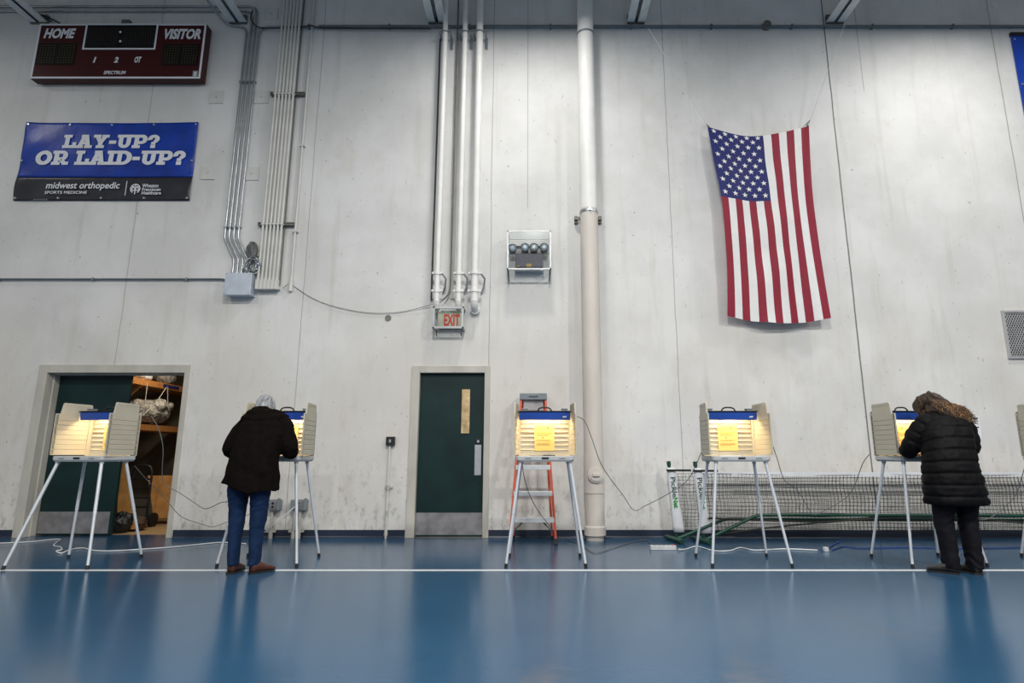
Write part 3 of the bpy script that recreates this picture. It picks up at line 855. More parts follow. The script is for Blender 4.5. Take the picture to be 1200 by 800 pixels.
obj('dot_matrix', dots(cu0 + .015, cv0 + .08, cu1 - .015, .93, 26, 9, (12, 13), yf - .006, .4), M['dot_dark'], clk)
m = MB()
for py in (38, 48.8): q = SP(*spx(141.5, py)); m.cyl((q.x, yf - .012, q.z), (q.x, yf - .006, q.z), .018, seg=10)
obj('colon_lamp', m, M['letter_white'], clk)
for (pxa, pya, pxb, pyb, nm) in ((42, 76, 90.5, 51, 'home'), (189, 76.5, 234, 52, 'visitor')):
    ua, va = spx(pxa, pya); ub, vb = spx(pxb, pyb)
    A, B = SP(ua, va), SP(ub, vb)
    dsp = obj('score_display', MB().box((A.x, yf - .006, A.z), (B.x, yf, B.z)), M['panel_black'], t)
    obj('dot_matrix', dots(ua + .005, va + .02, ub - .005, vb - .02, 13, 8, (6,), yf - .006, .34), M['dot_amber'], dsp)
for body, pa_, pb_, sh, bo in (('HOME', (51, 45.3), (90, 33.5), .22, .045), ('VISITOR', (192, 46.3), (235, 34), .22, .045), ('1', (109, 73.7), (113.6, 67), .2, .05),
                               ('2', (133.5, 73.7), (139.6, 67), .2, .05), ('OT', (157.5, 73.7), (166.5, 66.6), .2, .05), ('SPECTRUM', (121.5, 87.3), (148, 83.2), .15, .03)):
    A, B = SP(*spx(*pa_)), SP(*spx(*pb_)); A.y = yf - .006
    wd = abs(B.x - A.x) if body != 'VISITOR' else W(235, 40, yo).x - W(192, 40, yo).x
    obj('lettering', text_mb(body, wd, B.z - A.z, A, sh, bo), M['letter_white'], t)
A, B = SP(*spx(225.5, 90)), SP(*spx(232.5, 83))
em = obj('emblem', MB().box((A.x, yf - .006, A.z), (B.x, yf - .002, B.z)), M['cap_grey'], t); obj('emblem_arch', frame_mb(A.x + .02, A.z + .01, B.x - .02, B.z - .02, .014, yf - .008, yf - .004), M['letter_white'], em)
obj('mounting_bracket', MB().box((SP(.5, 0).x - .06, yf + .03, z1), (SP(.5, 0).x + .06, D, z1 + .10)).box((x0 + .2, D - .03, z0 + .1), (x0 + .26, D, z1 + .06)).box((x1 - .26, D - .03, z0 + .1), (x1 - .2, D, z1 + .06)), M['strut'], t)
cbp = [W(70, 27, .05), W(64, 24, .06), W(53, 19, .05), W(45.5, 17, .05), W(50, 21, .06), W(60, 25, .07)]
obj('power_cable', MB().tube(spline(cbp)[0], .012, 8), M['cable_black'], t)

# ================================================================== LAY-UP banner
def slab(text):
    out = []; cur = 0.0
    rect = lambda a, b, c, d: [(a, b), (c, b), (c, d), (a, d)]
    def arc(cx, cy, ox, oy, ix, iy, a0, a1, n=14):
        q = []
        for k in range(n):
            t0 = R(a0 + (a1-a0)*k/n); t1 = R(a0 + (a1-a0)*(k+1)/n)
            q.append([(cx+ix*math.cos(t0), cy+iy*math.sin(t0)), (cx+ox*math.cos(t0), cy+oy*math.sin(t0)), (cx+ox*math.cos(t1), cy+oy*math.sin(t1)), (cx+ix*math.cos(t1), cy+iy*math.sin(t1))])
        return q
    P = [rect(.12, 0, .37, 1), rect(0, 0, .52, .17), rect(0, .83, .4, 1), rect(.37, .83, .62, 1), rect(.37, .32, .62, .49)] + arc(.6, .66, .36, .34, .10, .17, -90, 90)
    G = {
     'L': (.88, [rect(.12, 0, .37, 1), rect(0, .83, .52, 1), rect(0, 0, .88, .17), rect(.68, 0, .88, .40)]),
     'A': (1.08, [[(.12, .1), (.36, .1), (.62, 1), (.38, 1)], [(.70, .1), (.95, .1), (.72, 1), (.46, 1)], rect(.3, .28, .77, .43), rect(0, 0, .46, .17), rect(.60, 0, 1.08, .17), rect(.28, .84, .66, 1)]),
     'Y': (1.04, [[(.10, .9), (.38, .9), (.64, .40), (.39, .40)], [(.66, .9), (.93, .9), (.65, .40), (.40, .40)], rect(.39, 0, .65, .45), rect(0, .83, .47, 1), rect(.58, .83, 1.04, 1), rect(.26, 0, .78, .17)]),
     '-': (.52, [rect(.04, .34, .48, .54)]),
     'U': (1.04, [rect(.12, .36, .37, 1), rect(.67, .36, .92, 1), rect(0, .83, .49, 1), rect(.55, .83, 1.04, 1)] + arc(.52, .37, .40, .37, .15, .19, 180, 360)),
     'P': (.97, P), 'R': (1.08, P + [[(.42, .40), (.70, .40), (1.0, .05), (.72, .05)], rect(.72, 0, 1.08, .17)]),
     'O': (1.04, arc(.52, .5, .52, .51, .25, .30, 0, 360, 28)),
     'I': (.52, [rect(.13, 0, .39, 1), rect(0, 0, .52, .17), rect(0, .83, .52, 1)]),
     'D': (1.04, [rect(.12, 0, .37, 1), rect(0, .83, .5, 1), rect(0, 0, .5, .17)] + arc(.48, .5, .56, .5, .28, .33, -90, 90, 18)),
     '?': (.80, arc(.40, .69, .38, .31, .12, .13, 195, -75, 18) + [rect(.30, .28, .54, .44), rect(.28, 0, .56, .20)]),
     ' ': (.34, [])}
    for ch in text:
        wd, polys = G[ch]
        for q in polys: out.append([(cur + a, b) for a, b in q])
        cur += wd + .06
    return out, cur - .06
x0, x1 = W(33, 144).x, W(234, 144).x; z1, z0 = W(133, 144.2).z, W(120, 235.6).z
t = thing('vinyl_banner', 'blue and black vinyl banner asking LAY-UP? OR LAID-UP? below the scoreboard', 'banner', ((x0+x1)/2, D, z0))
zb = W(120, 208.5).z
def by(x, z):
    u = (x - x0) / (x1 - x0); v = (z - z0) / (z1 - z0)
    e = max(0, abs(u - .5)*2 - .55)/.45; f = max(0, .32 - v)/.32
    a = .0025 + .010*e*e + .004*f
    return D - .018 - a*(math.sin(13*u + 9*v) + .6*math.sin(22*u - 15*v + 1)*(1 if u > .5 else -1)) * .8
m = MB(); nx, nz = 70, 36; vs = []; fs = []; mis = []
for j in range(nz + 1):
    for i in range(nx + 1):
        u, v = i/nx, j/nz; x = x0 + (x1-x0)*u
        z = z0 + (zb - z0)*(v/.3) if v <= .3 else zb + (z1 - zb)*(v - .3)/.7
        z += -.02*math.sin(math.pi*u)*v*.6
        vs.append((x, by(x, z), z))
for mi in (0, 1):
    fl = []
    for j in range(nz):
        if (j/nz < .3 - 1e-6) != (mi == 1): continue
        for i in range(nx): a = j*(nx+1)+i; fl.append((a, a+1, a+nx+2, a+nx+1))
    m.add(vs, fl, mi, True)
sh = obj('sheet', m, [M['banner_blue'], M['banner_black']], t)
so = sh.modifiers.new('solid', 'SOLIDIFY'); so.thickness = .002
def grow(q, e):
    """convex polygon pushed outwards by e"""
    n_ = len(q); ar = sum(q[i][0]*q[(i+1) % n_][1] - q[(i+1) % n_][0]*q[i][1] for i in range(n_)); sg = 1 if ar > 0 else -1
    out = []
    for i in range(n_):
        p0, p1, p2 = Vector(q[i-1]), Vector(q[i]), Vector(q[(i+1) % n_])
        a, b = (p1-p0).normalized(), (p2-p1).normalized()
        na, nb = Vector((a.y, -a.x))*sg, Vector((b.y, -b.x))*sg
        h = (na+nb); h = h.normalized() / max(.45, h.normalized().dot(na)) if h.length > 1e-6 else na
        out.append((p1.x + h.x*e, p1.y + h.y*e))
    return out
def slab_line(text, pa_, pb_, shear):
    polys, wd = slab(text); A, B = W(*pa_, .029), W(*pb_, .029)
    hh = B.z - A.z; k = (B.x - A.x - shear*hh) / wd; m = MB()
    for n_, q in enumerate(polys): m.add([(A.x + a*k + b*hh*shear, D - .0290 - .0004*(n_ % 7), A.z + b*hh) for a, b in grow(q, .030)], [tuple(range(len(q)))])
    return m
obj('lettering', slab_line('LAY-UP?', (73, 173), (188, 158.3), .06), M['letter_white'], t)
obj('lettering', slab_line('OR LAID-UP?', (40.5, 192.6), (218.5, 177), .06), M['letter_white'], t)
def tline(body, pxa, pya, pxb, pyb, m_, par, shear=0, bold=0, off=.034):
    A, B = W(pxa, pya, off), W(pxb, pyb, off)
    return obj('lettering', text_mb(body, B.x - A.x, B.z - A.z, A, shear, bold), m_, par)
tline('midwest orthopedic', 53, 223.2, 141, 213.2, M['letter_white'], t, .12, .016)
tline('SPORTS MEDICINE', 52, 227, 102, 223.6, M['letter_white'], t, 0, .015)
tline('Wheaton', 166.5, 219.5, 186, 215.3, M['letter_white'], t, 0, .02)
tline('Franciscan', 166.2, 223.6, 188.5, 220, M['letter_white'], t, 0, .02)
tline('Healthcare', 165.8, 227.8, 189, 224, M['letter_white'], t, 0, .02)
A = W(146, 229, .034); B = W(148.5, 212, .034)
m = MB(); m.add([(A.x, A.y, A.z), (A.x + .01, A.y, A.z), (A.x + .01, A.y, B.z), (A.x, A.y, B.z)], [(0, 1, 2, 3)])
obj('divider_line', m, M['letter_white'], t)
c = W(158.5, 221, .034); m = MB(); r = .075
def ring2(m, c, r0, r1, a0, a1, n=20):
    for k in range(n):
        t0, t1 = R(a0 + (a1-a0)*k/n), R(a0 + (a1-a0)*(k+1)/n)
        m.add([(c.x + r0*math.cos(t0), c.y, c.z + r0*math.sin(t0)), (c.x + r1*math.cos(t0), c.y, c.z + r1*math.sin(t0)), (c.x + r1*math.cos(t1), c.y, c.z + r1*math.sin(t1)), (c.x + r0*math.cos(t1), c.y, c.z + r0*math.sin(t1))], [(0, 1, 2, 3)])
ring2(m, c, .058, .074, -60, 240, 24); ring2(m, c + Vector((-.026, 0, -.004)), .016, .030, 0, 360, 14); ring2(m, c + Vector((.026, 0, -.004)), .016, .030, 0, 360, 14)
m.add([(c.x - .008, c.y - .001, c.z - .085), (c.x + .008, c.y - .001, c.z - .085), (c.x + .008, c.y - .001, c.z + .06), (c.x - .008, c.y - .001, c.z + .06)], [(0, 1, 2, 3)])
m.add([(c.x - .045, c.y - .001, c.z + .022), (c.x + .045, c.y - .001, c.z + .022), (c.x + .045, c.y - .001, c.z + .036), (c.x - .045, c.y - .001, c.z + .036)], [(0, 1, 2, 3)])
obj('emblem', m, M['letter_white'], t)
m = MB(); A, B = W(39, 234.5, .032), W(55, 232.8, .032)
for k in range(7): m.add([(A.x + .03*k, A.y, A.z), (A.x + .03*k + .018, A.y, A.z), (A.x + .03*k + .018, A.y, A.z + .02), (A.x + .03*k, A.y, A.z + .02)], [(0, 1, 2, 3)])
obj('fine_print', m, M['cap_grey'], t)
m = MB()
for i in range(5):
    for z in (z0 + .035, z1 - .035):
        x = x0 + .035 + (x1 - x0 - .07)*i/4; zz = z - (.012*math.sin(math.pi*i/4) if z > zb else 0)
        m.cyl((x, D, zz), (x, D - .035, zz), .015, seg=10)
for x in (x0 + .03, x1 - .03): m.cyl((x, D, (z0+z1)/2), (x, D - .035, (z0+z1)/2), .015, seg=10)
obj('grommet', m, M['alu'], t)

# blue banner at the right edge
x0 = W(1184, 38, .03).x; z1, z0 = W(1184, 38, .03).z, W(1200, 136, .03).z - .35
t = thing('vinyl_banner', 'blue banner cut off at the top right corner of the view', 'banner', (x0 + 1.2, D, z0))
obj('sheet', MB().box((x0, D - .03, z0), (x0 + 2.4, D - .02, z1 - .05)), M['banner_side'], t)
obj('hem_bar', MB().box((x0, D - .04, z1 - .06), (x0 + 2.4, D, z1)), M['black'], t)
m = MB()
for z in (z0 + .1, (z0+z1)/2, z1 - .12): m.cyl((x0 + .04, D, z), (x0 + .04, D - .04, z), .014, seg=10)
obj('grommet', m, M['alu'], t)

# ================================================================== flag
c0 = [(829, 148), (948, 147), (972, 373.5), (852, 371)]
fy = .16
def cr(P, t):
    n_ = len(P) - 1; i = min(int(t*n_), n_-1); q, _ = spline(P, None, 12)
    k = t*(len(q)-1); a = int(k); b = min(a+1, len(q)-1)
    return q[a].lerp(q[b], k-a)
Lft = [W(x, y, fy) for x, y in ((829, 148), (835.5, 187), (844, 231), (848, 275), (851, 320), (852.5, 370))]
Rgt = [W(x, y, fy) for x, y in ((948, 147), (949, 187), (951.5, 231), (957, 275), (964, 320), (973, 373))]
Lf = spline(Lft, None, 14)[0]; Rf = spline(Rgt, None, 14)[0]
def samp(q, t):
    k = t*(len(q)-1); a = min(int(k), len(q)-1); b = min(a+1, len(q)-1); return q[a].lerp(q[b], k-a)
def flag(u, v):                                    # u across, v from the top down
    p = samp(Lf, v).lerp(samp(Rf, v), u)
    sag = .155 * math.sin(math.pi*u**.9) * (1-v)**1.6 + .085*math.sin(math.pi*u) * v**4
    p.z -= sag
    p.y -= .025*math.sin(u*11 + v*3) * (.35 + .65*v) + .012*math.sin(u*23 - v*7) * v + .05*math.sin(math.pi*v)*.6
    p.y += .008*math.sin((u*6 + v*26)) * math.exp(-((u-.45)/.25)**2) + .010*math.sin((u - .9)*40 + v*5)*max(0, u-.75)*4*(1-v)
    return p
NX, NV = 13*5, 110
t = thing('american_flag', 'large American flag hanging vertically on the wall', 'flag', W(905, 260))
m = MB(); vs = [flag(i/NX, j/NV) for j in range(NV+1) for i in range(NX+1)]
byc = {0: [], 1: [], 2: []}
for j in range(NV):
    for i in range(NX):
        s_ = i // 5; v = j/NV
        k = 2 if (s_ < 7 and v < .40 - 1e-6) else (0 if s_ % 2 == 0 else 1)
        a = j*(NX+1)+i; byc[k].append((a, a+NX+1, a+NX+2, a+1))
o_ = len(m.v); m.v += [tuple(p) for p in vs]
for k in byc:
    for f in byc[k]: m.f.append(list(f)); m.mi.append(k); m.sm.append(True)
# stars: 9 rows of 6 / 5 along the hanging canton
def star(cu, cv_, r):
    pts = []
    p0 = flag(cu, cv_); ex = (flag(cu + .01, cv_) - p0).normalized(); ez = (flag(cu, cv_ - .01) - p0).normalized(); nn = ex.cross(ez).normalized()
    if nn.y > 0: nn = -nn
    for k in range(10):
        a = math.pi/2 + k*math.pi/5; rr = r if k % 2 == 0 else r*.40
        pts.append(p0 + ex*rr*math.cos(a) + ez*rr*math.sin(a) + nn*.006)
    m.add([p0 + nn*.006] + pts, [(0, i+1, (i+1) % 10 + 1) for i in range(10)], 1)
cw = 7/13; chh = .40
for rr in range(11):
    cnt = 5 if rr % 2 == 0 else 4
    for k in range(cnt):
        uu = cw * ((k + .5 + (0 if cnt == 5 else .5)) * 2 - .0) / 10
        star(uu, chh * (rr + .85) / 11.7, .043)
cl = m.mesh('flag_cloth', [M['flag_red'], M['flag_white'], M['flag_blue']], ROOT[t], fix=False)
ob = obj('cloth', cl, None, t)
m = MB()
for q, tip in ((flag(0.01, 0), W(828.5, 146)), (flag(.99, 0), W(949, 141))):
    m.tube([q, (q.x, q.y + .03, q.z + .03), (tip.x, D - .008, tip.z)], .008, 6); m.ell(q, (.016, .012, .016))
obj('corner_hook', m, M['strut'], t)
for pts, lab in (([W(829, 147, .1), W(795, 92, .3), W(760, 33, .5)], 'thin white cord from the left flag corner up to the roof joist'),
                 ([W(948, 145, .1), W(975, 70, .25), W(990, 28, .4)], 'thin white cord from the right flag corner up to the roof joist')):
    tag(obj('flag_cord', MB().tube(pts, .0032, 6), M['cable_white'], loc=pts[0]), lab, 'cord', 'flag cords')

# ================================================================== vent, notice, sockets
a, b = W(1173.5, 363.5, .03), W(1183, 420, .03)
x0, z1, z0 = W(1174, 363.5, .03).x, a.z, b.z; x1 = x0 + .62
t = thing('vent_grille', 'square expanded metal vent grille at the right edge of the wall', 'vent', ((x0+x1)/2, D, z0))
obj('frame', frame_mb(x0, z0, x1, z1, .03, D - .03, D), M['mesh_steel'], t)
obj('dark_back', MB().box((x0 + .02, D - .006, z0 + .02), (x1 - .02, D, z1 - .02)), M['vent_dark'], t)
m = MB(); st = .034
k = -int((z1-z0)/st) - 2
while x0 + k*st < x1 + (z1-z0):
    for sg_ in (-1, 1):
        p = []
        for zz in (z0 + .03, z1 - .03):
            p.append((x0 + k*st + sg_*(zz - (z0+z1)/2)*.55, zz))
        (xa, za), (xb, zb_) = p
        lo, hi = x0 + .03, x1 - .03
        # clip to the frame
        if xa != xb:
            ts = [0, 1]
            for lim in (lo, hi):
                tt = (lim - xa) / (xb - xa)
                ts.append(min(1, max(0, tt)))
            ts.sort()
            segs = [(u0, u1) for u0, u1 in zip(ts, ts[1:]) if u1 - u0 > 1e-4 and lo - 1e-6 <= xa + (xb-xa)*(u0+u1)/2 <= hi + 1e-6]
            for u0, u1 in segs:
                m.tube([(xa + (xb-xa)*u0, D - .015, za + (zb_-za)*u0), (xa + (xb-xa)*u1, D - .015, za + (zb_-za)*u1)], .0055, 4, sm=False)
    k += 1
obj('expanded_mesh', m, M['mesh_steel'], t)

a, b = W(1136, 487.5, .004), W(1151, 514, .004)
t = thing('wall_notice', 'white printed notice taped to the wall right of the person in the black coat', 'notice', ((a.x+b.x)/2, D, b.z))
sh = obj('paper', MB().box((W(1135, 487.5).x, D - .003, b.z), (b.x, D, a.z)), M['paper_white'], t)
m = MB(); x0 = W(1135, 487.5).x
for v, u0, u1, h in ((.88, .15, .85, .020), (.76, .25, .7, .014), (.66, .15, .75, .014), (.48, .3, .85, .016), (.38, .3, .7, .012)):
    z = b.z + (a.z - b.z)*v; m.box((x0 + (b.x-x0)*u0, D - .0045, z), (x0 + (b.x-x0)*u1, D - .003, z + h))
obj('printed_lines', m, M['ink'], sh)

# switch box with drop conduit
p = W(457.5, 516.5, .05)
t = thing('switch_box', 'black wall switch box on a thin conduit left of the green door', 'switch box', (p.x, D, 0))
sb = obj('box_body', MB().box((p.x - .055, D - .07, p.z - .055), (p.x + .055, D, p.z + .055)), M['black'], t, .006)
obj('toggle', MB().box((p.x - .012, D - .078, p.z - .02), (p.x + .012, D - .07, p.z + .02)), M['alu'], sb)
xs_ = W(454, 570, .03).x + .0
obj('drop_conduit', MB().tube([(p.x - .01, D - .03, p.z - .05), (p.x - .01, D - .03, .0)], .0145, 10), M['conduit_white'], t)
m = MB()
for z, r in ((W(454, 571, .03).z, .022), (W(454, 601, .03).z, .018), (.06, .024)): m.cyl((p.x - .01, D - .03, z - .03), (p.x - .01, D - .03, z + .03), r, seg=12)
m.box((p.x - .05, D - .02, W(454, 571, .03).z - .012), (p.x + .05, D, W(454, 571, .03).z + .012))
obj('coupling', m, M['frame_beige'], t)
# two grey outlet boxes
for i, (px, lab) in enumerate(((320.5, 'grey outlet box on a floor conduit, beside the jeans of the person in brown'), (350, 'grey double outlet box on two floor conduits, behind the booth leg'))):
    p = W(px, 591.5, .08)
    t = thing('outlet_box', lab, 'outlet', (p.x, D, 0), 'grey outlet boxes')
    ww = .085 if i == 0 else .10
    bd = obj('box_body', MB().box((p.x - ww, D - .10, p.z - .065), (p.x + ww, D - .01, p.z + .065)), M['cap_grey'], t, .006)
    m = MB(); m.box((p.x - .05, D - .106, p.z - .05), (p.x + .05, D - .10, p.z + .05))
    fp = obj('face_plate', m, M['steel_plate'], t, .002)
    m = MB()
    for dz in (-.022, .022): m.cyl((p.x + .0, D - .109, p.z + dz), (p.x + .0, D - .106, p.z + dz), .016, seg=12)
    obj('socket', m, M['black'], fp)
    obj('cover_flap', MB().box((p.x + ww - .02, D - .13, p.z - .06), (p.x + ww + .005, D - .08, p.z + .085)), M['cap_grey'], t, .003)
    xsd = (0,) if i == 0 else (-.035, .035)
    m = MB(); m2 = MB()
    for q in xsd:
        m.cyl((p.x - .02 + q, D - .05, 0), (p.x - .02 + q, D - .05, p.z - .06), .019, seg=12)
        m2.cyl((p.x - .02 + q, D - .05, .0), (p.x - .02 + q, D - .05, .08), .026, seg=12); m2.box((p.x - .08 + q, D - .06, .075), (p.x + .04 + q, D - .03, .10))
    obj('drop_conduit', m, M['frame_beige'], t); obj('coupling', m2, M['frame_beige'], t)

# ================================================================== storage room contents
def sh_pt(px, py, y): return at(px, py, y)
t = thing('storage_rack', 'wooden two tier lumber rack seen through the open storage doorway', 'shelf', (-6.1, D + 1.2, 0))
A, B = at(152, 441, D + .75), at(217, 457, D + 2.1)
def plank(A, B, th, dep, m):
    """board whose front edge runs A-B; extends to the left/back"""
    d = (B - A); n_ = Vector((-d.y, d.x, 0)).normalized() * dep
    z = Vector((0, 0, th))
    vs = [A, B, B + n_, A + n_]; vs = [p - z for p in vs] + [p for p in vs]
    m.add(vs, [(0,3,2,1),(4,5,6,7),(0,1,5,4),(1,2,6,5),(2,3,7,6),(3,0,4,7)]); return m
zA = A.z; B.z = zA; B = A + (B - A) * ((SB - A.y) / (B.y - A.y))
obj('upper_shelf', plank(A, B, .09, .5, MB()), M['wood'], t)
A2 = A.copy(); A2.z = at(172, 497, D + 1.2).z; B2 = B.copy(); B2.z = A2.z
obj('lower_shelf', plank(A2, B2, .09, .5, MB()), M['wood'], t)
m = MB()
for q in (A.lerp(B, .02),):
    m.box((q.x - .55, q.y - .04, 0), (q.x - .46, q.y + .04, 2.3))
obj('post', m, M['wood'], t)
m = MB(); q = A.lerp(B, .15); m.tube([(q.x - .02, q.y, zA - .09), (q.x - .45, q.y, zA - .5)], .03, 4, sm=False); obj('knee_brace', m, M['wood'], t)
obj('sign_sticker', plank(A.lerp(B, .40) + Vector((.012, -.006, -.02)), A.lerp(B, .60) + Vector((.012, -.006, -.02)), .05, .01, MB()), M['flag_blue'], t)
def blob(name, c, r, m_, lab, cat, jit=.5, vox=.014, crumple=.025):
    mb = MB(); rn = random.Random(hash(name + lab) % 1 + len(lab))
    mb.ell(c, r)
    for k in range(9):
        mb.ell((c[0] + rn.uniform(-.8, .8)*r[0], c[1] + rn.uniform(-.7, .7)*r[1], c[2] + rn.uniform(-.4, .8)*r[2]), (r[0]*rn.uniform(.25, .5), r[1]*rn.uniform(.25, .5), r[2]*rn.uniform(.3, .55)), jit=jit)
    me = remesh(mb, vox, 1, name); me.materials.append(m_)
    push(me, lambda q: crumple*(noise.noise(q*11) + .8*abs(noise.noise(q*23)) + .5*noise.noise(q*40)))
    shift_mesh(me, c)
    o = obj(name, me, None); o.location = c
    return tag(o, lab, cat)
C = A2.lerp(B2, .42)
blob('plastic_sheeting', (C.x - .18, C.y - .05, C.z + .20), (.24, .40, .19), M['plastic_film'], 'bundle of crumpled clear plastic sheeting on the lower storage shelf', 'plastic sheeting')
C = A2.lerp(B2, .09)
blob('cloth_bundle', (C.x - .05, C.y + .02, C.z + .10), (.10, .14, .10), M['flag_blue'], 'dark blue bundle at the near end of the lower storage shelf', 'bundle')
C = A.lerp(B, .52)
blob('plastic_bag', (C.x - .15, C.y, C.z + .10), (.14, .2, .10), M['plastic_film'], 'crumpled plastic bag on the upper storage shelf', 'bag')
C = A.lerp(B, .22)
blob('white_bundle', (C.x - .15, C.y, C.z + .06), (.12, .2, .06), M['paper_white'], 'flat white bundle at the near end of the upper storage shelf', 'bundle')
SE = lambda f: A.lerp(B, f) + Vector((.008, -.004, -.045))
for pts, lab in (([SE(.20), SE(.20) - Vector((0, 0, .30)), SE(.20) - Vector((.01, 0, .50))], 'white string hanging straight from the upper storage shelf'),
                 ([SE(.44), SE(.34) - Vector((0, 0, .25)), SE(.20) - Vector((0, 0, .50))], 'white string slanting between the storage shelves'),
                 ([SE(.45), SE(.47) - Vector((0, 0, .22)), SE(.49) - Vector((0, 0, .38))], 'short white string at the far end of the upper storage shelf')):
    tag(obj('string', MB().tube(spline(pts)[0], .006, 5), M['cable_white'], loc=pts[0]), lab, 'string', 'strings in the storage room')
def board(pxs, y0_, y1_, lab):
    P = [at(px, py, y0_ if k < 2 else y1_) for k, (px, py) in enumerate(pxs)]
    P[0].z = P[1].z = max(.0, min(P[0].z, P[1].z))
    m = MB().poly(P, (.0, .03, 0)); c = sum(P, Vector())/4
    return tag(obj('plywood_board', m, M['plywood'], loc=c), lab, 'board', 'plywood boards')
board([(137, 620), (158, 611), (148, 538), (139, 538)], D + .55, D + .75, 'narrow plywood offcut leaning by the dark green door leaf')
board([(180, 607), (207, 601), (210, 557), (173, 557)], D + 1.45, D + 1.65, 'wide plywood sheet leaning at the back of the storage room')
# hand truck
t = thing('hand_truck', 'black hand truck standing between the plywood boards', 'hand truck', at(165, 610, D + 1.1))
y_ = D + 1.1
m = MB(); lft, rgt = at(152, 606, y_), at(176, 604, y_)
top = at(165, 545, y_).z; lx, rx = at(153, 580, y_).x, at(175, 580, y_).x
m.tube(arc_path([(lx, y_, .05), (lx, y_, top), (rx, y_, top), (rx, y_, .05)], .14), .017, 10)
obj('frame', m, M['black'], t)
m = MB()
for k in range(5): z = .15 + (top - .35)*k/4; m.cyl((lx, y_, z), (rx, y_, z), .012, seg=8)
obj('rung', m, M['black'], t)
obj('toe_plate', MB().box((lx - .02, y_ - .22, 0.0), (rx + .02, y_, .012)), M['black'], t)
for xx in (lx - .04, rx + .04): obj('wheel', MB().cyl((xx - .025, y_ + .08, .10), (xx + .025, y_ + .08, .10), .10, seg=20), M['black'], t, .008)
C = at(139, 609, D + .45)
blob('black_bag', (C.x, D + .5, .115), (.13, .12, .13), M['black'], 'black bag slumped at the foot of the dark green door leaf', 'bag')
C = at(168, 600, D + .9)
blob('rope_heap', (C.x + .02, D + .75, .09), (.13, .12, .10), M['brown_bag'], 'brown rope heap on the storage floor before the hand truck', 'rope')

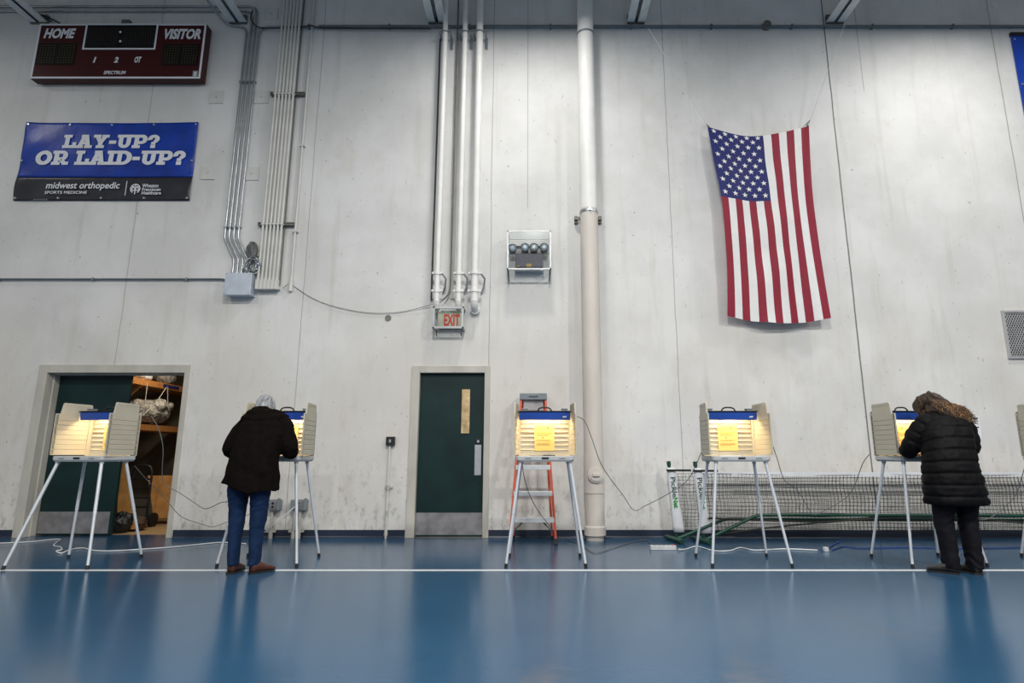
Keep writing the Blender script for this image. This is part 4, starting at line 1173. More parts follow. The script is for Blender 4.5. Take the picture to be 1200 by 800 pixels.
# ================================================================== voting booths
BY = 6.085
TX, TYF, TYB, TZ0, TZ1 = .29, -.215, .205, .975, 1.03
def rounded(x0, x1, y0, y1, r, n=5):
    o = []
    for cx, cy, a0 in ((x1-r, y1-r, 0), (x0+r, y1-r, 90), (x0+r, y0+r, 180), (x1-r, y0+r, 270)):
        for k in range(n+1):
            a = R(a0 + 90*k/n); o.append((cx + r*math.cos(a), cy + r*math.sin(a)))
    return o
def make_booth(label):
    t = thing('voting_booth', label, 'voting booth', (0, 0, 0), 'folding voting booths')
    m = MB(); pr = rounded(-TX, TX, TYF, TYB, .035)
    m.rings([[(x, y, z) for x, y in [(px*k, py*k) for px, py in pr]] for z, k in ((TZ0, .95), (TZ0 + .018, 1), (TZ1 - .006, 1), (TZ1, .985))], sm=False)
    ty = obj('tray', m, M['tray'], t)
    m = MB(); m.box((-.035, TYF - .004, 1.000), (.035, TYF + .01, 1.018)); 
    obj('latch_slot', m, M['black'], ty)
    m = MB()
    for sx in (-1, 1): m.box((sx*.17 - .03, TYF - .004, 1.003), (sx*.17 + .03, TYF + .01, 1.012))
    obj('tray_clip', m, M['cap_grey'], ty)
    # back panel with pressed ridges
    yb_ = .185
    m = MB(); m.box((-.275, yb_ - .006, TZ1), (.275, yb_ + .03, 1.485))
    for k in range(7):
        z = 1.085 + k*.046
        for s0, s1 in ((-.25, -.012), (.012, .25)):
            m.poly([Vector((s0, yb_ - .006, z)), Vector((s0, yb_ - .016, z + .006)), Vector((s0, yb_ - .016, z + .014)), Vector((s0, yb_ - .006, z + .020))], (s1 - s0, 0, 0))
    for sx in (-1, 1): m.box((sx*.268 - .007, yb_ - .05, TZ1), (sx*.268 + .007, yb_, 1.46))
    obj('back_panel', m, M['booth'], t, .002)
    # header with lamp
    m = MB(); m.poly([Vector((-.265, .02, 1.398)), Vector((-.265, .008, 1.475)), Vector((-.265, .02, 1.482)), Vector((-.265, .178, 1.482)), Vector((-.265, .178, 1.47)), Vector((-.265, .024, 1.47)), Vector((-.265, .030, 1.398))], (.53, 0, 0))
    hd = obj('header', m, M['booth_blue'], t)
    m = MB(); m.box((-.275, .0, 1.482), (.275, .20, 1.492)); obj('lid', m, M['black'], hd)
    obj('logo_mark', text_mb('booth'[0:0] + '-----', .05, .008, (.17, .0135, 1.425)), M['letter_white'], hd) if False else None
    m = MB(); m.box((.185, .0105, 1.424), (.225, .0135, 1.430)); m.box((.19, .0095, 1.434), (.23, .0125, 1.438)); obj('badge', m, M['letter_white'], hd)
    obj('lamp_tube', MB().cyl((-.2, .085, 1.452), (.2, .085, 1.452), .011, seg=12), M['lit_tube'], t)
    m = MB(); pts = [(-.075, .1, 1.49), (-.06, .1, 1.518), (-.03, .1, 1.532), (.03, .1, 1.532), (.06, .1, 1.518), (.075, .1, 1.49)]
    m.tube(spline(pts)[0], .008, 8); obj('handle', m, M['black'], t)
    for sx in (-1, 1): obj('latch', MB().box((sx*.21 - .03, .06, 1.492), (sx*.21 + .03, .12, 1.518)).box((sx*.21 - .034, .055, 1.512), (sx*.21 + .034, .125, 1.52)), M['cap_grey'], t, .002)
    # wings
    def wing(sx):
        m = MB(); L = .40; zb_, zs_, zt = 1.035, 1.452, 1.565
        prof = []; th = .008
        zz = [zb_ + .005] + [v for k in range(7) for v in (1.095 + k*.0485 - .004, 1.095 + k*.0485, 1.095 + k*.0485 + .004)] + [zs_]
        outer = []
        for i, z in enumerate(zz):
            gr = i not in (0, len(zz)-1) and (i - 1) % 3 == 1
            outer.append((z, th - (.005 if gr else 0)))
        rows = outer
        # grooved slab between z rows, both faces
        vs = []; n_ = len(rows)
        for (z, o_) in rows:
            for l_ in (0, L):
                vs.append((o_, -l_, z)); vs.append((-o_, -l_, z))
        fs = []
        for i in range(n_-1):
            a = i*4; b_ = a+4
            fs += [(a, a+2, b_+2, b_), (a+1, b_+1, b_+3, a+3), (a, b_, b_+1, a+1), (a+2, a+3, b_+3, b_+2)]
        fs += [(0, 1, 3, 2), ((n_-1)*4, (n_-1)*4+2, (n_-1)*4+3, (n_-1)*4+1)]
        # flat margins so the grooves stop short of the edges
        m.add(vs, fs)
        m.box((-th, -.022, zb_), (th, .002, zs_)); m.box((-th, -L - .002, zb_ + .02), (th, -L + .022, zs_ - .01))
        # raised tab
        pts = [(-.028, zs_), (-.028, zt - .012), (-.04, zt), (-L + .075, zt), (-L + .062, zt - .012), (-L + .045, zs_)]
        m.poly([Vector((-th*.9, y, z)) for y, z in pts], (th*1.8, 0, 0))
        m.box((-th - .002, -L + .09, zt - .026), (th + .002, -.05, zt - .020))
        mt = Matrix.Translation((sx*.278, .185, 0)) @ Matrix.Rotation(R(4.5)*sx, 4, 'Z')
        m.v = [tuple(mt @ Vector(p)) for p in m.v]
        return m
    for sx in (-1, 1):
        o = obj('side_wing', wing(sx), M['booth'], t)
        m = MB()
        m.cyl((sx*.272, .150, 1.05), (sx*.272, .150, 1.44), .0065, seg=8)
        for z in (1.07, 1.24, 1.41): m.cyl((sx*.272, .150, z - .02), (sx*.272, .150, z + .02), .010, seg=8)
        obj('hinge', m, M['brown_bag'], o)
    # legs
    for sx in (-1, 1):
        for a, b in (((sx*.245, -.17, .985), (sx*.377, -.302, .012)), ((sx*.24, .12, .985), (sx*.370, .300, .012))):
            A_, B_ = Vector(a), Vector(b); Mi = A_.lerp(B_, .52)
            m = MB(); m.cyl(A_, Mi, .0150, seg=14); m.cyl(Mi, B_, .0128, seg=14)
            lg = obj('leg', m, M['leg_grey'], t)
            obj('foot_tip', MB().cyl(B_ + (A_-B_).normalized()*.025, B_ - Vector((0, 0, .012)), .0155, seg=14), M['black'], lg)
            obj('leg_socket', MB().cyl(A_ + (A_-B_).normalized()*.005, A_ + (B_-A_).normalized()*.03, .020, seg=14), M['tray'], lg)
    return t
booth_spots = [(-4.488, BY, R(-8.5), 'voting booth with both wings spread in front of the storage doorway'),
               (-2.605, BY, 0, 'voting booth used by the person in a dark brown coat'),
               (.118, BY, 0, 'unoccupied voting booth in front of the orange stepladder'),
               (2.063, BY, 0, 'unoccupied voting booth in front of the white net sleeves'),
               (3.90, BY, R(5), 'voting booth used by the person in a black quilted coat'),
               (5.46, BY, 0, 'voting booth cut off at the right edge of the view')]
b0 = make_booth(booth_spots[2][3])
booths = []
for i, (x, y, rz, lab) in enumerate(booth_spots):
    if i == 2: b0.location = (x, y, 0); b0.rotation_euler = (0, 0, rz); ROOT[b0] = Vector((x, y, 0))
    else: copy_thing(b0, (x, y, 0), rz, lab)
    mt = Matrix.Translation((x, y, 0)) @ Matrix.Rotation(rz, 4, 'Z')
    booths.append(mt)
    l_ = lamp('booth_lamp_light', mt @ Vector((0, .088, 1.438)), .40, 3.9, (1, .70, .37), (0, 0, rz), 'RECTANGLE', .03)
# the doorway booth stands with its telescopic legs splayed wider
bo = [o for o in S.objects if o.name.startswith('voting_booth') and o['label'] == booth_spots[0][3]][0]
inv = booths[0].inverted()
feet = {(-1, -1): FL(3.5, 666, .012), (1, -1): FL(102.4, 665.6, .012), (-1, 1): FL(80.3, 652.5, .012), (1, 1): FL(166, 651.8, .012)}
for lg in [c for c in bo.children if c.name.startswith('leg')]:
    vs = [v.co for v in lg.data.vertices]; B_ = min(vs, key=lambda c: c.z); T_ = max(vs, key=lambda c: c.z)
    sx, sy = (1 if B_.x > 0 else -1), (1 if B_.y > 0 else -1)
    A_ = Vector((sx*.245, -.17, .985)) if sy < 0 else Vector((sx*.24, .12, .985))
    O_ = Vector((sx*.377, -.302, .012)) if sy < 0 else Vector((sx*.370, .300, .012))
    N_ = inv @ feet[(sx, sy)]
    q = (O_ - A_).rotation_difference(N_ - A_).to_matrix().to_4x4()
    lg.matrix_basis = Matrix.Translation(A_) @ q @ Matrix.Scale((N_-A_).length/(O_-A_).length, 4) @ Matrix.Translation(-A_)
# instruction sheets
sheet_labs = ['yellow instruction sheet inside the booth by the storage doorway', 'yellow instruction sheet inside the booth of the person in brown',
              'yellow instruction sheet inside the booth in front of the orange ladder', 'yellow instruction sheet inside the booth in front of the net sleeves',
              'yellow instruction sheet inside the booth of the person in the black coat', 'yellow instruction sheet inside the booth at the right edge']
for i, mt in enumerate(booths):
    if i == 5: continue
    loc = mt @ Vector((0, .166, 1.085))
    t = thing('instruction_sheet', sheet_labs[i], 'paper sheet', loc, 'yellow instruction sheets')
    dxs = -.095 if i != 4 else -.15
    m = MB(); m.box((-.105, .1655, 1.085), (.105, .167, 1.35)); m.v = [tuple(mt @ Vector(p)) for p in m.v]
    pp = obj('paper', m, M['paper_yellow'], t)
    m = MB(); rn = random.Random(i)
    for k, z in enumerate((1.318, 1.303, 1.270, 1.259, 1.248, 1.236, 1.196, 1.184, 1.160, 1.149, 1.138)):
        m.box((-.085, .1645, z), (.085 - rn.uniform(0, .05), .1655, z + .0035))
    m.v = [tuple(mt @ Vector(p)) for p in m.v]
    obj('printed_lines', m, M['ink_soft'], pp)
    m = MB(); m.box((.03, .1640, 1.315), (.045, .1655, 1.326)); m.box((-.025, .1640, 1.214), (-.010, .1655, 1.224)); m.v = [tuple(mt @ Vector(p)) for p in m.v]
    obj('printed_arrow', m, M['ink'], pp)
# ballot / folder on trays
for i, px in ((2, 'open ballot folder lying on the tray of the booth before the ladder'), (3, 'thin ballot sheet lying on the tray of the booth before the nets')):
    mt = booths[i]; m = MB()
    m.box((-.16, -.05, TZ1), (.05, .09, TZ1 + .004)); m.v = [tuple(mt @ Vector(p)) for p in m.v]
    tag(obj('ballot_folder', m, M['brown_bag'] if i == 2 else M['paper_white'], loc=mt @ Vector((0, 0, TZ1))), px, 'folder')
m = MB(); mt = booths[2]
pts = [mt @ Vector(p) for p in ((-.02, -.12, TZ1 + .006), (.03, -.125, TZ1 + .006), (.10, -.11, TZ1 + .006))]
tag(obj('pen', MB().tube(pts, .005, 8), M['black'], loc=pts[0]), 'black pen lying on the tray of the booth before the ladder', 'pen')

# ================================================================== stepladder
t = thing('stepladder', 'orange fibreglass stepladder leaning by the wall behind a booth', 'ladder', (0.0, 7.3, 0))
yb0, yb1 = 7.20, 7.57
lb, rb = FL(597, 639).x, FL(651.5, 638).x
zt = at(625, 466, yb1).z
ltx, rtx = at(611, 467, yb1).x, at(639, 467, yb1).x
def rail(m, A, B, w_, d_):
    A, B = Vector(A), Vector(B); ax = Vector((1, 0, 0)); dirn = (B - A).normalized(); n_ = dirn.cross(ax).normalized()
    vs = []
    for P in (A, B):
        for u, v in ((-1, -1), (1, -1), (1, 1), (-1, 1)): vs.append(P + ax*u*w_ + n_*v*d_)
    m.add(vs, [(0,3,2,1),(4,5,6,7),(0,1,5,4),(1,2,6,5),(2,3,7,6),(3,0,4,7)])
for nm, a, b in (('left', lb, ltx), ('right', rb, rtx)):
    m = MB(); rail(m, (a, yb0, .02), (b, yb1, zt), .014, .034); o = obj('front_rail', m, M['orange_fibre'], t, .003)
    m = MB(); rail(m, (a, yb0, .0), (a + (b-a)*.03, yb0 + (yb1-yb0)*.03, .07), .020, .042); obj('rubber_foot', m, M['black'], o)
for a, b in ((lb + .03, ltx + .015), (rb - .03, rtx - .015)):
    m = MB(); rail(m, (a, yb0 + .38, .02), (b, yb1 + .10, zt - .02), .012, .022); o = obj('rear_rail', m, M['orange_fibre'], t, .003)
    m = MB(); rail(m, (a, yb0 + .38, .0), (a + (b-a)*.03, yb0 + .375, .06), .016, .03); obj('rubber_foot', m, M['black'], o)
for k, py in enumerate((609, 578, 547.5, 517, 488)):
    f0 = at(625, py, (yb0 + yb1)/2).z / zt
    yy = yb0 + (yb1-yb0)*f0; z = at(625, py, yy).z; f = z/zt; yy = yb0 + (yb1-yb0)*f
    m = MB(); m.box((lb + (ltx-lb)*f, yy - .045, z - .028), (rb + (rtx-rb)*f, yy + .05, z + .028))
    o = obj('step', m, M['step_alu'], t, .004)
    if k == 0:
        m = MB()
        for sx, e in ((1, lb + (ltx-lb)*f), (-1, rb + (rtx-rb)*f)): m.tube([(e + sx*.13, yy, z - .028), (e + sx*.01, yy - .02, z - .14)], .012, 6, sm=False)
        obj('step_brace', m, M['strut'], o)
m = MB(); m.poly([Vector((ltx - .02, yb1 - .06, zt - .03)), Vector((rtx + .02, yb1 - .06, zt - .03)), Vector((rtx + .02, yb1 - .06, zt + .055)), Vector((ltx - .02, yb1 - .06, zt + .055))], (0, .23, 0))
cp = obj('top_cap', m, M['cap_grey'], t, .008, label='grey moulded top cap')
m = MB(); xm = (ltx + rtx)/2
for k in range(6): m.box((xm - .058 + k*.02, yb1 - .063, zt + .002), (xm - .042 + k*.02, yb1 - .06, zt + .016 + .006*(k % 2)))
obj('cap_mark', m, M['ink'], cp)
m = MB(); m.box((ltx + .03, yb1 + .0, zt - .16), (rtx - .03, yb1 + .012, zt - .03)); obj('spreader_plate', m, M['steel_plate'], t)

# ================================================================== pickleball nets
def net(xs, ynet, lab, yfoot, bend, x_end, seed):
    px_t, px_b = xs
    top = at(px_t[0], px_t[1], ynet); 
    zt_ = top.z; zb_ = .115
    t = thing('pickleball_net', lab, 'net', (top.x, ynet, 0), 'portable nets against the wall')
    # end post with foot
    p0 = Vector((at(px_b, 632, ynet).x, ynet, 0)); xp = (top.x + p0.x)/2
    xp = top.x
    lean = .055
    px_ = lambda z: xp + lean*(zt_ + .1 - z)/(zt_ + .07)
    m = MB(); m.cyl((px_(.03), ynet, .03), (px_(zt_ + .085), ynet, zt_ + .085), .019, seg=14)
    ps = obj('post', m, M['net_green'], t)
    obj('post_cap', MB().cyl((px_(zt_ + .055), ynet, zt_ + .055), (px_(zt_ + .115), ynet, zt_ + .115), .026, seg=14), M['net_green'], ps, .003)
    xp += lean
    xp -= .085
    m = MB(); m.tube([(xp - .02, ynet - .30 + .24, .032), (xp + .09, ynet - .34, .032)], .026, 12)
    m.tube([(xp - .03, ynet + .06, .032), (xp + .06, ynet - .36, .032)], .026, 12)
    obj('foot', m, M['net_green'], t)
    m = MB(); f0 = Vector((xp + .04, ynet - .26, .05))
    b1 = at(*bend, ynet - .06)
    m.tube(arc_path([f0, b1, (x_end, ynet - .05, b1.z - .02)], .08), .019, 12)
    obj('base_bar', m, M['net_green'], t)
    # sleeve: white cloth tube around the net's end, wider than the post
    m = MB(); rings = []
    xp -= lean - .085
    for k in range(13):
        f = k/12; z = zt_ + .035 - (zt_ - .06)*f
        xc = px_(z) + .022 + .018*f; rx = .050 + .016*f + .004*math.sin(f*9)
        rings.append([(xc + rx*math.cos(a), ynet - .004 + .030*math.sin(a), z) for a in [2*math.pi*q/18 for q in range(18)]])
    m.rings(rings)
    sl = obj('sleeve', m, M['net_white'], t, label='white cloth sleeve')
    wid = .062; slope = math.atan2(lean + .018, zt_)
    def vline(body, z_hi, z_lo, m_, bold):
        xc = px_(z_hi) + .022 + .018*(zt_ - z_hi)/zt_
        mb_ = text_mb(body, z_hi - z_lo, wid, (xc - wid*.5, ynet - .038, z_hi), 0, bold, rot=-math.pi/2 + slope)
        obj('lettering', mb_, m_, sl)
    vline('Pickle', zt_ - .085, zt_ - .33, M['logo_dark'], .015); vline('Net', zt_ - .335, zt_ - .465, M['logo_green'], .035)
    m = MB(); m.box((xp - .03, ynet - .045, zt_ - .012), (xp + .27, ynet - .035, zt_ + .014)); m.box((xp - .03, ynet - .045, zt_ - .012), (xp - .022, ynet + .02, zt_ + .014))
    obj('tension_strap', m, M['black'], t)
    # band and netting
    x_s = xp + .06
    zt2 = zt_ - .012
    def zsag(x): return zt2 - .010*math.sin(math.pi*min(1, (x - x_s)/(x_end - x_s)))
    NB = 30
    m = MB()
    pts = [(x_s + (x_end-x_s)*k/NB) for k in range(NB+1)]
    bs = x_s + .40
    bp_ = [x for x in pts if x > bs]
    for xa, xb in zip([bs] + bp_, bp_): m.add([(xa, ynet, zsag(xa)), (xb, ynet, zsag(xb)), (xb, ynet, zsag(xb) - .05), (xa, ynet, zsag(xa) - .05), (xa, ynet + .004, zsag(xa)), (xb, ynet + .004, zsag(xb)), (xb, ynet + .004, zsag(xb) - .05), (xa, ynet + .004, zsag(xa) - .05)], [(0,1,2,3),(4,7,6,5),(0,4,5,1),(3,2,6,7)])
    obj('top_band', m, M['net_white'], t)
    m = MB(); rn = random.Random(seed); st = .047; r = .0026
    nv = int((x_end - x_s)/st); rows = 16
    gx = []
    for i in range(nv+1):
        x = x_s + i*st; dv = .010*math.sin(i*.21 + seed) ; col = []
        for j in range(rows+1):
            f = j/rows; z = (zsag(x) - .03) * (1-f) + zb_*f + .006*math.sin(i*.16 + j*.9)
            col.append(Vector((x + dv*math.sin(f*3.1) + .010*math.sin(j*.8 + i*.05), ynet + .004*math.sin(i*.3), z)))
        gx.append(col)
    for col in gx: m.tube(col[::2] + [col[-1]], r, 3, sm=False, cap=False)
    for j in range(rows+1): m.tube([gx[i][j] for i in range(0, nv+1, 2)], r if j < rows else .004, 3, sm=False, cap=False)
    obj('netting', m, M['net_cord'], t)
    return t
net(((784, 551), 800), 7.60, 'back net against the wall, with the left white sleeve', 7.3, (849, 608), 7.6, 1)
net(((815, 551.5), 822), 7.50, 'front net against the wall, with the right white sleeve', 7.2, (888, 603), 7.9, 5)
# sagging black tie straps
for pts, lab in (([at(830, 607, 7.46), at(960, 611, 7.45), at(1040, 605, 7.45), at(1120, 606, 7.45), at(1200, 612, 7.45), at(1260, 609, 7.45)], 'upper dark strap slung along the nets'),
                 ([at(850, 625, 7.44), at(930, 615, 7.44), at(1040, 607, 7.44), at(1140, 608, 7.44), at(1260, 618, 7.44)], 'lower dark strap slung along the nets')):
    tag(obj('net_strap', MB().tube(spline(pts)[0], .011, 6), M['net_cord'], loc=pts[0]), lab, 'strap', 'dark straps along the nets')

# ================================================================== cords
def cord(pts, r, m_, lab, cat='cord', name='extension_lead'):
    return tag(obj(name, MB().tube(spline(pts, None, 8)[0], r, 7), m_, loc=pts[0]), lab, cat)
g = lambda px, py, y: at(px, py, y)
cord([g(671, 487, 6.2), g(684, 492, 6.25), g(693, 512, 6.3), g(702, 538, 6.4), g(712, 556, 6.5), g(730, 580, 6.6), g(743, 597.5, 6.6), g(757, 592, 6.6), g(782, 579, 6.5), g(806, 562, 6.4), g(822, 530, 6.25)], .0042, M['cable_grey'], 'grey cord swagging between the two unoccupied booths')
cord([g(612, 545, 6.15), g(615, 562, 6.3), g(622, 583, 6.4), g(634, 603, 6.5), g(645, 617, 6.6), FL(652, 629, .02), FL(668, 633, .008), FL(684, 640, .008), FL(697, 647.5, .008), FL(715, 643, .008), FL(742, 634.5, .008), FL(758, 632.5, .008), FL(765, 640, .012)], .0042, M['cable_grey'], 'grey cord trailing from the booth by the ladder to the power strip')
cord([g(903, 514, 6.25), g(911, 538, 6.35), g(919, 562, 6.5), g(933, 573, 6.6), g(945, 591, 6.7), g(953, 602.5, 6.7), g(968, 597, 6.7), g(990, 584, 6.6), g(1000, 572, 6.5), g(1006, 556, 6.4), g(1012, 541, 6.3), g(1019, 532, 6.25)], .0042, M['cable_grey'], 'grey cord swagging from the net side booth to the black coat booth')
cord([g(1120, 600, 6.35), g(1150, 609, 6.5), g(1170, 600, 6.5), g(1190, 580, 6.5), g(1197, 560, 6.4), g(1203, 540, 6.3)], .0042, M['cable_grey'], 'grey cord rising to the booth at the right edge')
cord([g(177, 487, 6.3), g(186, 503, 6.35), g(191, 525, 6.4), g(190, 555, 6.5), g(194, 568, 6.55), g(210, 577, 6.6), g(228, 589, 6.6), g(241, 596, 6.6), g(258, 589, 6.5), g(275, 583, 6.4), g(318, 545, 6.3)], .0042, M['cable_grey'], 'grey cord swagging from the doorway booth to the brown coat booth')
cord([g(158, 546, 6.1), g(172, 562, 6.3), g(186, 575, 6.5), g(205, 598, 6.7), g(216, 607, 6.8), g(237, 614, 6.9), g(250, 617, 6.9), g(270, 610, 6.8), g(300, 600, 6.9)], .0036, M['cable_grey'], 'lower dark cord drooping past the open doorway')
cord([FL(-20, 637, .008), FL(30, 635, .008), FL(62, 632, .008), FL(71, 632, .008), FL(66, 635.5, .008), FL(63, 639, .008), FL(71, 641, .008), FL(72, 644, .008), FL(66, 645.5, .008), FL(72, 648, .008), FL(82, 644, .008), FL(97, 642, .008), FL(112, 645, .008), FL(140, 645, .008), FL(200, 641, .008), FL(240, 637, .008), FL(260, 635.5, .008), FL(288, 637, .008)], .0075, M['cable_white'], 'white extension cord snaking on the floor under the doorway booth')
cord([g(346, 593, 7.66), g(335, 603, 7.6), g(322, 615, 7.5), FL(306, 626, .06), FL(292, 636, .008)], .006, M['cable_white'], 'white plug cord dropping from the double outlet box')
cord([FL(795, 643.5, .02), FL(803, 643.5, .008), FL(817, 640, .008), FL(836, 645, .008), FL(855, 645, .008), FL(868, 641.5, .008), FL(885, 644.5, .008), FL(920, 643, .008), FL(958, 644.5, .008)], .007, M['cable_white'], 'white extension cord on the floor under the nets')
cord([FL(962, 644, .012), FL(968, 643.5, .01), FL(975, 639, .01), FL(984, 634, .01)], .007, M['cable_blue'], 'short blue cord end beside the white plug')
cord([FL(975, 644, .008), FL(990, 640, .008), FL(1010, 642, .008), FL(1060, 641, .008), FL(1130, 642, .008), FL(1210, 641, .008)], .006, M['cable_blue'], 'long blue cord lying at the foot of the nets')
p = FL(967, 643.5, .02)
tag(obj('plug', MB().box((p.x - .02, p.y - .03, .0), (p.x + .03, p.y + .02, .045)), M['cable_white'], loc=(p.x, p.y, 0), bevel=.006), 'white plug joining the white and blue floor cords', 'plug')
a, b = FL(762, 644), FL(795, 646)
t = thing('power_strip', 'white power strip on the floor beside the net feet', 'power strip', ((a.x+b.x)/2, a.y, 0))
bd = obj('housing', MB().box((a.x, a.y - .035, 0), (b.x, a.y + .035, .048)), M['cable_white'], t, .006)
m = MB()
for k in range(5): m.box((a.x + .04 + k*.05, a.y - .018, .048), (a.x + .068 + k*.05, a.y + .018, .0495))
obj('socket', m, M['cap_grey'], bd)
obj('switch', MB().box((b.x - .05, a.y - .015, .048), (b.x - .025, a.y + .015, .056)), M['exit_red'], bd)

# ================================================================== people
def hand(mb, wrist, fwd, side, up):
    """palm and five bent fingers; fwd points along the forearm, side towards the thumb, up = back of the hand"""
    f, s_, u = Vector(fwd).normalized(), Vector(side).normalized(), Vector(up).normalized()
    wrist = Vector(wrist)
    P = lambda a, b, c: wrist + f*a + s_*b + u*c
    mb.limb([P(-.02, 0, 0), P(.03, 0, 0), P(.085, 0, .0)], [.024, .030, .030], 12)
    mb.limb([P(.03, .022, 0), P(.085, .026, 0)], [.017, .015], 10); mb.limb([P(.03, -.022, 0), P(.08, -.028, 0)], [.017, .014], 10)
    for off, ln, k in ((.030, .072, 1), (.010, .080, 1.05), (-.010, .074, 1), (-.030, .058, .9)):
        a = P(.085, off, .0)
        mb.limb([a, a + f*ln*.45 + u*-.004, a + f*ln*.75 - u*.020, a + f*ln*.88 - u*.040], [.0098*k, .0092*k, .0085*k, .0075*k], 10, 4)
    a = P(.025, .026, -.004)
    mb.limb([a, a + f*.028 + s_*.026 - u*.006, a + f*.055 + s_*.030 - u*.014, a + f*.075 + s_*.022 - u*.020], [.014, .0115, .010, .0085], 10, 4)
def head(mb, c, rot):
    """rot takes x right / y forward / z up into the world"""
    c = Vector(c); T = lambda x, y, z: c + rot @ Vector((x, y, z))
    r3 = rot
    mb.ell(T(0, -.012, .028), (.074, .095, .086), r3)
    mb.ell(T(0, .018, -.030), (.060, .070, .080), r3)
    mb.ell(T(0, .050, -.082), (.036, .032, .028), r3)
    mb.limb([T(0, .088, .012), T(0, .104, -.018), T(0, .108, -.030)], [.010, .013, .014], 10)          # nose
    for sx in (-1, 1):
        mb.ell(T(sx*.012, .098, -.034), (.010, .010, .008), r3)
        mb.ell(T(sx*.030, .074, -.018), (.022, .020, .020), r3)                                          # cheek
        mb.ell(T(sx*.032, .077, .026), (.024, .014, .008), r3)                                           # brow
        mb.ell(T(sx*.031, .078, .008), (.013, .010, .009), r3)                                           # eye
        mb.ell(T(sx*.076, -.004, -.010), (.010, .020, .032), r3)                                         # ear
    mb.limb([T(-.022, .083, -.056), T(0, .092, -.054), T(.022, .083, -.056)], [.006, .008, .006], 8)
    mb.limb([T(-.018, .082, -.065), T(0, .089, -.066), T(.018, .082, -.065)], [.006, .008, .006], 8)
def ringloft(keys, step=.012, seg=40, groove=None, sq=2.3):
    """keys: (center, rx, ry, pitch) from the hem up; superelliptic sections"""
    P, _ = spline([k[0] for k in keys], None, 12)
    par = []
    for i in range(len(keys)-1):
        for k in range(12):
            t = k/12; t2 = t*t*(3-2*t)*.5 + t*.5
            par.append([keys[i][j]*(1-t2) + keys[i+1][j]*t2 for j in (1, 2, 3)])
    par.append(list(keys[-1][1:4]))
    L = [0]
    for i in range(1, len(P)): L.append(L[-1] + (P[i]-P[i-1]).length)
    n = max(6, int(L[-1]/step)); rings = []
    j = 0
    for k in range(n+1):
        s_ = L[-1]*k/n
        while j < len(L)-2 and L[j+1] < s_: j += 1
        t = (s_-L[j])/max(1e-6, L[j+1]-L[j])
        c = P[j].lerp(P[j+1], t); rx, ry, pit = [par[j][q]*(1-t) + par[j+1][q]*t for q in range(3)]
        g_ = groove(s_, k/n) if groove else 0
        rg = []
        for q in range(seg):
            a = 2*math.pi*q/seg; ca, sa = math.cos(a), math.sin(a)
            x = math.copysign(abs(ca)**(2/sq), ca)*(rx+g_); y = math.copysign(abs(sa)**(2/sq), sa)*(ry+g_)
            rg.append(c + Vector((x, y*math.cos(pit), -y*math.sin(pit))))
        rings.append(rg)
    return rings
def finish(me, name, m_, t, label=None):
    me.materials.clear(); me.materials.append(m_); shift_mesh(me, ROOT[t])
    for p in me.polygons: p.use_smooth = True
    o = bpy.data.objects.new(name, me); COL.objects.link(o); o.parent = t; ROOT[o] = ROOT[t]
    if label: o['label'] = label
    return o
def wrinkle(me, amp, sc, stretch=(1, 1, 1)):
    push(me, lambda c: amp*(noise.noise(Vector((c.x*stretch[0], c.y*stretch[1], c.z*stretch[2]))*sc) + .5*noise.noise(Vector((c.x*stretch[0], c.y*stretch[1], c.z*stretch[2]))*sc*2.1)))
def shoe(mb, heel, toe, w=.045, h=.075):
    heel, toe = Vector(heel), Vector(toe); d = (toe-heel); L = d.length; d.normalize(); s_ = Vector((-d.y, d.x, 0))
    prof = [(0, .6, .9), (.06, .78, 1.0), (.2, .84, 1.05), (.4, .86, 1.0), (.55, .98, .78), (.75, 1.05, .55), (.9, .88, .42), (1.0, .45, .30)]
    rings = []
    for f, kw, kh in prof:
        c = heel + d*L*f; hh = h*kh; ww = w*kw; rg = []
        for q in range(16):
            a = 2*math.pi*q/16; x = ww*math.copysign(abs(math.cos(a))**.8, math.cos(a)); z = hh*(.5 + .5*math.copysign(abs(math.sin(a))**.7, math.sin(a)))
            rg.append(c + s_*x + Vector((0, 0, z)))
        rings.append(rg)
    mb.rings(rings)
def sole(mb, heel, toe, w=.049):
    heel, toe = Vector(heel), Vector(toe); d = (toe-heel); L = d.length; d.normalize(); s_ = Vector((-d.y, d.x, 0))
    prof = [(-.02, .5), (.05, .85), (.25, .9), (.45, .85), (.65, 1.02), (.8, 1.05), (.95, .75), (1.03, .35)]
    a = [heel + d*L*f + s_*w*k for f, k in prof]; b = [heel + d*L*f - s_*w*k for f, k in prof][::-1]
    mb.poly([p for p in a + b], (0, 0, .018))

# ---- person in the dark brown hooded coat
PX = -2.615
t = thing('person', 'grey haired person in dark brown hooded coat and jeans leaning into a voting booth', 'person', (PX, 5.52, 0))
HC = Vector((-2.715, 5.895, 1.475)); HR = Matrix.Rotation(R(-48), 3, 'X') @ Matrix.Rotation(R(4), 3, 'Y')
b = MB(); head(b, HC, HR)
b.limb([(PX - .03, 5.74, 1.38), (PX - .06, 5.80, 1.44), HC + HR @ Vector((0, -.03, -.05))], [.06, .056, .058], 16)
b.rings(ringloft([((PX, 5.53, .80), .15, .105, 0), ((PX, 5.53, .95), .14, .10, .1), ((PX, 5.58, 1.12), .145, .10, .25), ((PX, 5.66, 1.28), .15, .10, .35), ((PX - .01, 5.73, 1.39), .11, .08, .5)], .02, 28))
hL, hR = Vector((PX - .11, 5.99, 1.075)), Vector((PX + .15, 5.97, 1.075))
